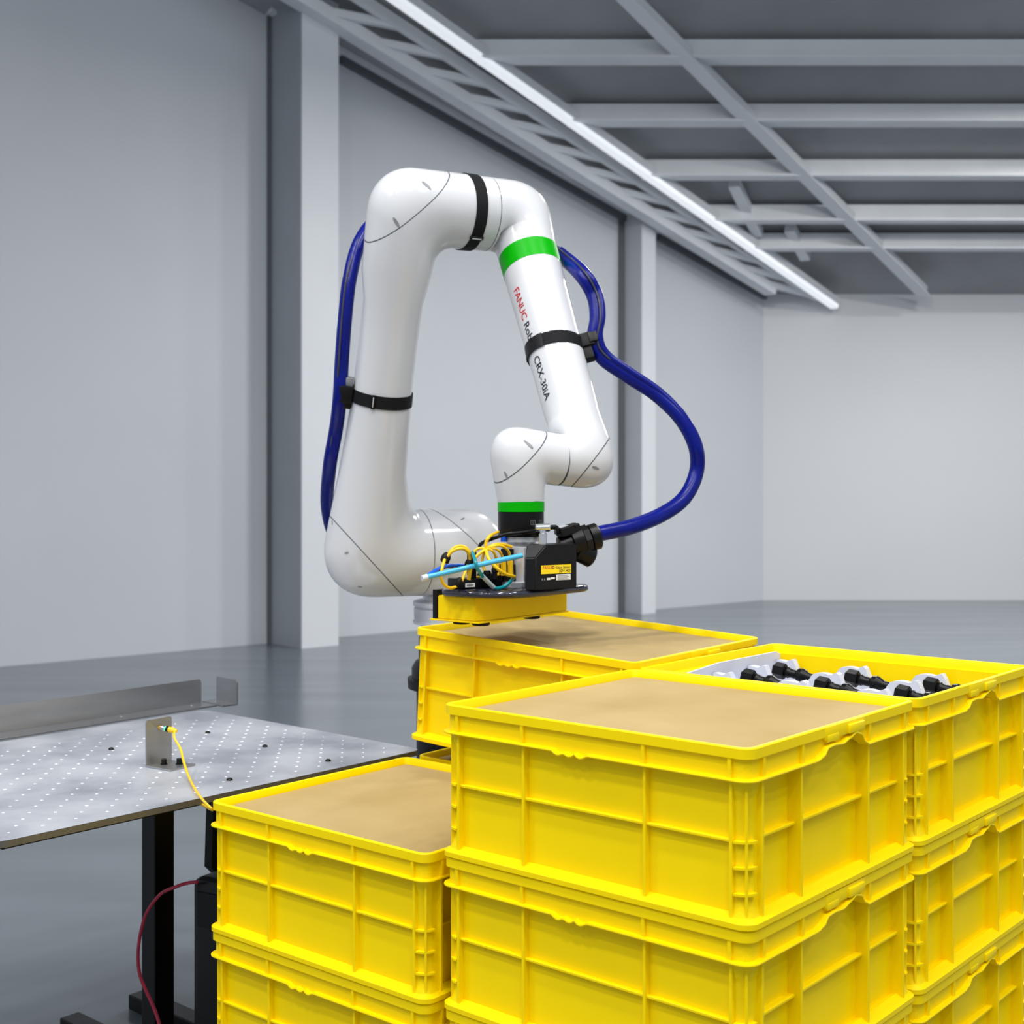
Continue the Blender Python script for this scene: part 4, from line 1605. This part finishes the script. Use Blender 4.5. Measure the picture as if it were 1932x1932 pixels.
# mount under the flange
bm = bmesh.new()
lathe(bm, [(PZ, 0.034), (FZ - 0.012, 0.034), (FZ - 0.0119, 0.043), (FZ - 0.0002, 0.043)], (E6.x, E6.y, 0), up, seg=40)
grp('flange_adapter', bm, M['alu'], smooth=True)
bpl = at(976, 1065, E6.y - 0.09)
sN = Vector((math.cos(R(36)), math.sin(R(36)), 0)); sM = Vector((-sN.y, sN.x, 0))
bm = bmesh.new()
box(bm, (-0.004, -0.03, PZ), (0.004, 0.03, FZ - 0.02), axes_m(Vector((bpl.x, bpl.y, 0)), sN, sM, up), bevel=0.001)
grp('bracket', bm, M['alu'])
bm = bmesh.new()
box(bm, (-0.03, -0.03, PZ), (0.004, 0.03, PZ + 0.012), axes_m(Vector((bpl.x - 0.002, bpl.y - 0.004, 0)), sN, sM, up), bevel=0.001)
grp('bracket_foot', bm, M['alu'])

# vision sensor
SY = E6.y - 0.17
s0 = on_z(1010, 1114, PZ + 0.0003)
sv = thing('tmp', 'x', 'x') if False else None
hS = (1114 - 1029) / FPX * s0.y
wS = 0.116
mS = axes_m(Vector((s0.x, s0.y, PZ + 0.0003)), sN, sM, up)
bm = bmesh.new()
cf = 0.020
foot = [(0, 0), (wS, 0), (wS, 0.065), (0.032, 0.065), (-0.014, 0.019)]
lo_ = [bm.verts.new(mS @ Vector((x, y, 0))) for x, y in foot]
hi_ = [bm.verts.new(mS @ Vector((x, y, hS))) for x, y in foot]
bm.faces.new(lo_[::-1]); bm.faces.new(hi_)
for i in range(5):
    bm.faces.new((lo_[i], lo_[(i + 1) % 5], hi_[(i + 1) % 5], hi_[i]))
bmesh.ops.bisect_plane(bm, geom=bm.verts[:] + bm.edges[:] + bm.faces[:], plane_co=mS @ Vector((0.012, 0.0, hS * 0.84)), plane_no=(mS.to_3x3() @ Vector((-0.62, -0.42, 0.66))).normalized(), clear_outer=True)
bmesh.ops.holes_fill(bm, edges=[e_ for e_ in bm.edges if e_.is_boundary], sides=0)
bmesh.ops.bevel(bm, geom=bm.edges[:], offset=0.0022, segments=2, affect='EDGES')
sensor = grp('vision_sensor', bm, M['anthracite'], smooth=True)
sensor['label'] = 'black vision sensor casing with a yellow sticker'


def panel(name, x0, x1, z0, z1, y, m, parent):
    bm = bmesh.new()
    box(bm, (x0, y - 0.0007, z0), (x1, y - 0.0001, z1), mS)
    return grp(name, bm, m, parent)


def panel_text(body, size, x, z, m, y, parent, align='L', name='lettering', sx=1.0):
    me = text_mesh(body, size)
    w = max(v.co.x for v in me.vertices) * sx
    for v in me.vertices:
        v.co = GI @ (mS @ Vector((x + v.co.x * sx - (w if align == 'R' else 0), y, z + v.co.y)))
    return link(name, me, m, parent)


f_ = lambda px: (px - 1010) / (1084 - 1010) * wS
g_ = lambda py: (1113 - py) / 85 * hS
x0_, x1_ = f_(1020), f_(1073)
st_ = panel('sticker', x0_, x1_, g_(1083), g_(1066.5), 0, M['ylabel'], sensor)
panel_text('FANUC', 0.0100, x0_ + 0.004, g_(1074), M['ink_red'], -0.0009, sensor, sx=0.92)
panel_text('3D Vision Sensor', 0.0088, x1_ - 0.002, g_(1074), M['ink'], -0.0009, sensor, 'R', sx=0.86)
panel_text('3DV-400', 0.0088, x1_ - 0.002, g_(1081), M['ink'], -0.0009, sensor, 'R')
panel('plate_label', f_(1046.5), f_(1072), g_(1096), g_(1085), 0, M['paper'], sensor)
for k in range(4):
    panel('print_line', f_(1049), f_(1070 - 4 * (k % 2)), g_(1094.6 - 2.4 * k), g_(1094.1 - 2.4 * k), -0.0007, M['ink_grey'], sensor)
panel('approval_mark', f_(1030), f_(1036), g_(1094.5), g_(1090.5), 0, M['paper'], sensor)
panel('approval_mark', f_(1037), f_(1044), g_(1093.5), g_(1089.5), 0, M['paper'], sensor)
panel('approval_mark', f_(1021), f_(1023), g_(1095), g_(1091.5), 0, M['ink_grey'], sensor)
panel('approval_mark', f_(1025), f_(1027), g_(1095), g_(1091.5), 0, M['ink_grey'], sensor)

# silver plug on top of the sensor
pc = at(1024, 1024, s0.y + 0.05)
bm = bmesh.new()
lathe(bm, [(-0.012, 0.009), (0.012, 0.009), (0.013, 0.007), (0.026, 0.007)], Vector((pc.x, pc.y, mS.translation.z + hS + 0.012)), up, seg=20)
grp('silver_socket', bm, M['chrome'], smooth=True)
bm = bmesh.new()
ez_ = Vector((pc.x, pc.y, mS.translation.z + hS + 0.037))
lathe(bm, [(-0.017, 0.004), (-0.016, 0.0085), (0.008, 0.009), (0.015, 0.009)], ez_, Vector((0.95, 0.25, 0.02)), seg=20)
grp('silver_plug', bm, M['chrome'], smooth=True)
gtube('plug_lead', [ez_ + Vector((0.01, 0.003, 0)), ez_ + Vector((0.03, 0.008, 0.0)), at(1050, 1005, E6.y - 0.05), at(1062, 996, E6.y)], 0.0055, M['black'])
gtube('sensor_lead', [at(1010, 1001, E6.y - 0.085), at(985, 1005, E6.y - 0.11), at(955, 1008, E6.y - 0.12), at(925, 1018, E6.y - 0.11), at(909, 1025, E6.y - 0.09), at(905, 1031, E6.y - 0.08)], 0.0042, M['black'])

# swivel hose coupling at the right
hd = (at(1128, 1008, E6.y + 0.0) - at(1056, 1030, E6.y - 0.02)).normalized()
hc = at(1094, 1021, E6.y - 0.01)
bm = bmesh.new()
lathe(bm, [(-0.052, 0.018), (-0.05, 0.024), (-0.022, 0.026), (-0.02, 0.033), (0.006, 0.035), (0.008, 0.029)], hc, hd, seg=28)
grp('coupling_body', bm, M['black'], smooth=True)
bm = bmesh.new()
lathe(bm, [(0.006, 0.030), (0.008, 0.034), (0.022, 0.034), (0.024, 0.030)], hc, hd, hexa=8)
grp('coupling_nut', bm, M['black'])
bm = bmesh.new()
lathe(bm, [(0.024, 0.027), (0.026, 0.031), (0.044, 0.031), (0.048, 0.026), (0.05, 0.020)], hc, hd, seg=28)
grp('hose_collar', bm, M['black'], smooth=True)
dl = at(1092, 1050, hc.y) - hc
bm = bmesh.new()
lathe(bm, [(-0.02, 0.02), (-0.018, 0.024), (0.02, 0.026), (0.024, 0.022)], at(1101, 1044, hc.y), Vector((0.8, 0.3, -0.35)), seg=24)
grp('swivel_block', bm, M['black'], smooth=True)
bm = bmesh.new()
cb_ = at(1074, 1000, hc.y - 0.01)
box(bm, (-0.028, -0.02, -0.010), (0.022, 0.02, 0.012), axes_m(cb_, Vector((0.92, 0.3, 0.25)).normalized(), Vector((-0.3, 0.95, 0)).normalized(), Vector((-0.24, -0.08, 0.96)).normalized()), bevel=0.003)
grp('coupling_bracket', bm, M['black_matt'])
bm = bmesh.new()
box(bm, (-0.026, -0.018, 0.0122), (-0.006, 0.018, 0.0135), axes_m(cb_, Vector((0.92, 0.3, 0.25)).normalized(), Vector((-0.3, 0.95, 0)).normalized(), Vector((-0.24, -0.08, 0.96)).normalized()))
grp('bracket_shim', bm, M['alu'])
bm = bmesh.new()
box(bm, (-0.03, -0.02, 0.0), (0.02, 0.02, 0.05), axes_m(Vector((at(1062, 1050, E6.y + 0.02).x, E6.y + 0.02, PZ + 0.028)), sN, sM, up), bevel=0.002)
grp('coupling_mount', bm, M['black_matt'])
bm = bmesh.new()
box(bm, (-0.012, -0.012, 0.0), (0.012, 0.012, 0.03), axes_m(Vector((at(1062, 1050, E6.y + 0.02).x, E6.y + 0.02, PZ)), sN, sM, up), bevel=0.002)
grp('mount_foot', bm, M['black_matt'])
bm = bmesh.new()
tube(bm, [at(1062, 1050, E6.y + 0.01), at(1080, 1045, E6.y), at(1100, 1043, hc.y)], 0.012, 12, 6)
grp('coupling_arm', bm, M['black_matt'], smooth=True)

# valve block and fittings left of the sensor
vb0 = on_z(872, 1112, PZ + 0.0003)
mV = axes_m(Vector((vb0.x, vb0.y, PZ + 0.0003)), sN, sM, up)
bm = bmesh.new(); box(bm, (0.0, 0.0, 0.0), (0.075, 0.06, 0.022), mV, bevel=0.003); valve = grp('valve_block', bm, M['black'], smooth=True)
bm = bmesh.new(); box(bm, (0.008, -0.0006, 0.004), (0.034, -0.0001, 0.013), mV); grp('valve_label', bm, M['paper'], valve)
me = text_mesh('Sensor', 0.0062)
for v in me.vertices:
    v.co = GI @ (mV @ Vector((0.0105 + v.co.x, -0.0008, 0.0065 + v.co.y)))
bpy.data.meshes.remove(me)
bm = bmesh.new(); box(bm, (0.012, -0.0009, 0.0072), (0.030, -0.0006, 0.0096), mV); grp('print_line', bm, M['ink_grey'], valve)
bm = bmesh.new(); box(bm, (0.046, 0.012, 0.0222), (0.058, 0.03, 0.026), mV, bevel=0.0015); grp('valve_button', bm, M['cable'], valve)
bm = bmesh.new(); box(bm, (0.078, 0.004, 0.0), (0.135, 0.06, 0.030), mV, bevel=0.004); manifold = grp('manifold', bm, M['anthracite'], smooth=True)
for px_, py_ in ((919, 1084), (934, 1079)):
    p_ = at(px_, py_, vb0.y + 0.02)
    bm = bmesh.new()
    lathe(bm, [(-0.016, 0.005), (-0.002, 0.005), (0, 0.0082), (0.005, 0.0086), (0.009, 0.007)], p_, up, seg=18)
    grp('fitting', bm, M['black'], manifold, True)
bm = bmesh.new()
box(bm, (-0.008, -0.008, 0.0), (0.008, 0.008, 0.058), axes_m(Vector((at(890, 1095, vb0.y + 0.035).x, vb0.y + 0.035, PZ + 0.0225)), sN, sM, up), bevel=0.0015)
grp('valve_post', bm, M['black'])
for k, px_ in enumerate((938, 951, 964)):
    p_ = at(px_, 1078, vb0.y + 0.055 + 0.012 * k)
    bm = bmesh.new()
    box(bm, (-0.008, -0.009, -0.022), (0.008, 0.009, 0.016), axes_m(p_, sN, sM, up), bevel=0.002)
    sol = grp('solenoid', bm, M['black'])
    bm = bmesh.new()
    lathe(bm, [(-0.018, 0.0075), (0.012, 0.0068), (0.020, 0.0045), (0.024, 0.003)], p_ + Vector((-0.002, -0.014, 0.010)), up, hexa=8)
    grp('yellow_plug', bm, M['cable'], sol)
bm = bmesh.new()
box(bm, (-0.012, -0.02, 0.0), (0.014, 0.02, 0.085), axes_m(Vector((at(962, 1060, vb0.y + 0.10).x, vb0.y + 0.10, PZ + 0.0003)), sN, sM, up), bevel=0.002)
grp('valve_stack', bm, M['black_matt'])
bm = bmesh.new()
lathe(bm, [(0, 0.007), (0.016, 0.007), (0.018, 0.005)], at(950, 1022, E6.y - 0.03), up, seg=16)
grp('blue_fitting', bm, M['blue_tube'], None, True)

# cables and air tubes on the tool
Yv = vb0.y
def cable(label, pts, r, m, name='tool_cable', cat='cable', group=None):
    o = tube_ob(name, [at(*p) for p in pts], r, m, None, seg=10, n=7)
    return tag(o, label, cat, group)


tie = lambda px, py, Y, r: (px, py, Y, r)
cable('yellow cable arching from the left cable tie to the middle tie above the valve block',
      [(843, 1052, Yv - 0.02), (852, 1041, Yv - 0.02), (866, 1035, Yv - 0.02), (878, 1037, Yv - 0.01), (886, 1048, Yv), (886, 1064, Yv + 0.01)], 0.0038, M['cable'])
cable('second yellow cable just above it in the same arch from the left tie',
      [(842, 1049, Yv - 0.005), (856, 1034, Yv - 0.005), (870, 1030, Yv), (882, 1036, Yv + 0.005), (888, 1050, Yv + 0.01), (888, 1066, Yv + 0.015)], 0.0032, M['cable'])
cable('yellow cable looping down from the left tie below the light blue tube',
      [(839, 1056, Yv - 0.03), (834, 1073, Yv - 0.05), (832, 1088, Yv - 0.05), (837, 1102, Yv - 0.04), (848, 1109, Yv - 0.03), (860, 1107, Yv - 0.02), (868, 1101, Yv - 0.012)], 0.0034, M['cable'])
cable('short yellow cable from the left tie to behind the light blue tube',
      [(842, 1056, Yv - 0.01), (846, 1066, Yv), (852, 1072, Yv + 0.01), (866, 1075, Yv + 0.03)], 0.003, M['cable'])
cable('yellow cable dropping from the middle tie to the lower tie at the valve block',
      [(884, 1062, Yv + 0.005), (879, 1076, Yv - 0.005), (873, 1092, Yv - 0.015), (870, 1101, Yv - 0.015)], 0.0034, M['cable'])
cable('thick yellow cable dropping straight behind the middle tie',
      [(889, 1066, Yv + 0.012), (886, 1080, Yv + 0.012), (884, 1094, Yv + 0.012)], 0.0048, M['cable'])
hub = (917, 1036, Yv + 0.03)
cable('yellow cable curving up from the cable knot to the black tool flange',
      [hub, (917, 1024, Yv + 0.03), (924, 1012, Yv + 0.04), (940, 1004, E6.y - 0.03)], 0.0038, M['cable'])
cable('yellow cable arching right from the knot over the plugs to the bracket',
      [hub, (932, 1028, Yv + 0.035), (948, 1027, Yv + 0.05), (966, 1032, Yv + 0.06)], 0.0036, M['cable'])
cable('yellow cable arching low right from the knot to the third plug',
      [hub, (930, 1031, Yv + 0.02), (945, 1030, Yv + 0.03), (958, 1038, Yv + 0.045), (963, 1052, Yv + 0.055)], 0.003, M['cable'])
cable('yellow cable from the knot down to the second plug',
      [hub, (930, 1034, Yv + 0.02), (942, 1040, Yv + 0.03), (949, 1052, Yv + 0.045)], 0.003, M['cable'])
cable('yellow cable from the knot down to the first plug',
      [hub, (926, 1037, Yv + 0.02), (933, 1044, Yv + 0.025), (936, 1054, Yv + 0.035)], 0.003, M['cable'])
cable('yellow cable sweeping left from the knot behind the teal tube',
      [hub, (908, 1034, Yv + 0.03), (899, 1037, Yv + 0.03), (893, 1044, Yv + 0.03)], 0.0032, M['cable'])
cable('lower yellow cable sweeping left from the knot to the middle tie',
      [hub, (908, 1042, Yv + 0.02), (899, 1050, Yv + 0.015), (894, 1062, Yv + 0.015)], 0.0034, M['cable'])
cable('yellow cable hanging from the knot to the black fittings',
      [hub, (912, 1046, Yv + 0.03), (910, 1060, Yv + 0.03), (913, 1072, Yv + 0.03), (917, 1083, Yv + 0.025)], 0.0032, M['cable'])
cable('long yellow cable running from the knot in front of the plugs to the bracket foot',
      [hub, (920, 1050, Yv + 0.005), (928, 1062, Yv - 0.005), (941, 1075, Yv - 0.005), (956, 1084, Yv + 0.005), (971, 1088, Yv + 0.02)], 0.004, M['cable'])
for px_, py_, dy, r_, lab in ((841, 1053, -0.015, 0.0105, 'black cable tie wrap at the left end of the yellow cables'), (885, 1063, 0.008, 0.0095, 'black cable tie wrap in the middle, above the valve block'),
                          (866, 1100, -0.014, 0.0095, 'lowest black cable tie wrap, at the foot of the valve block')):
    bm = bmesh.new()
    c_ = at(px_, py_, Yv + dy)
    lathe(bm, [(-0.011, r_ * 0.55), (-0.008, r_ * 0.95), (0.002, r_), (0.008, r_ * 0.8), (0.013, r_ * 0.4)], c_, Vector((0.35, 0.1, 0.9)), seg=14)
    o = ob('cable_tie', bm, M['black_matt'], None, True, 50)
    tag(o, lab, 'cable tie', 'cable ties on the tool')
ct = thing('air_tube', 'straight light blue air tube with a clear end pointing left from the sensor', 'tube')
tube_ob('tube_body', [at(804, 1089, Yv - 0.10), at(860, 1076, Yv - 0.075), at(920, 1062, Yv - 0.05), at(985, 1048, Yv - 0.015)], 0.0056, M['cyan'], ct, seg=14)
tube_ob('end_sleeve', [at(796, 1091.5, Yv - 0.104), at(803, 1089.5, Yv - 0.100), at(806, 1088.5, Yv - 0.098)], 0.0068, M['tray'], ct, seg=14)
cable('dark blue air tube running behind the light blue one', [(806, 1087, Yv - 0.08), (820, 1078, Yv - 0.06), (836, 1070, Yv - 0.03), (852, 1067, Yv), (870, 1067, Yv + 0.03), (885, 1070, Yv + 0.05)], 0.0046, M['blue_tube'], 'air_tube', 'tube')
tt = thing('teal_air_tube', 'teal air tube bending down across the light blue tube to the carrier plate', 'tube')
tube_ob('tube_body', [at(893, 1062, Yv + 0.03), at(891, 1042, Yv - 0.02), at(896, 1056, Yv - 0.085), at(901, 1073, Yv - 0.09), at(911, 1088, Yv - 0.06)], 0.0040, M['teal'], tt, seg=10)
tube_ob('clear_sleeve', [at(910, 1087, Yv - 0.06), at(920, 1097, Yv - 0.045), at(931, 1108, Yv - 0.03)], 0.0052, M['clear'], tt, seg=10)
tube_ob('tube_end', [at(930, 1107, Yv - 0.031), at(938, 1110, Yv - 0.025), at(950, 1107, Yv - 0.01), at(960, 1100, Yv + 0.0), at(968, 1091, Yv + 0.03)], 0.0040, M['teal'], tt, seg=10)
print('objects', len(bpy.data.objects))
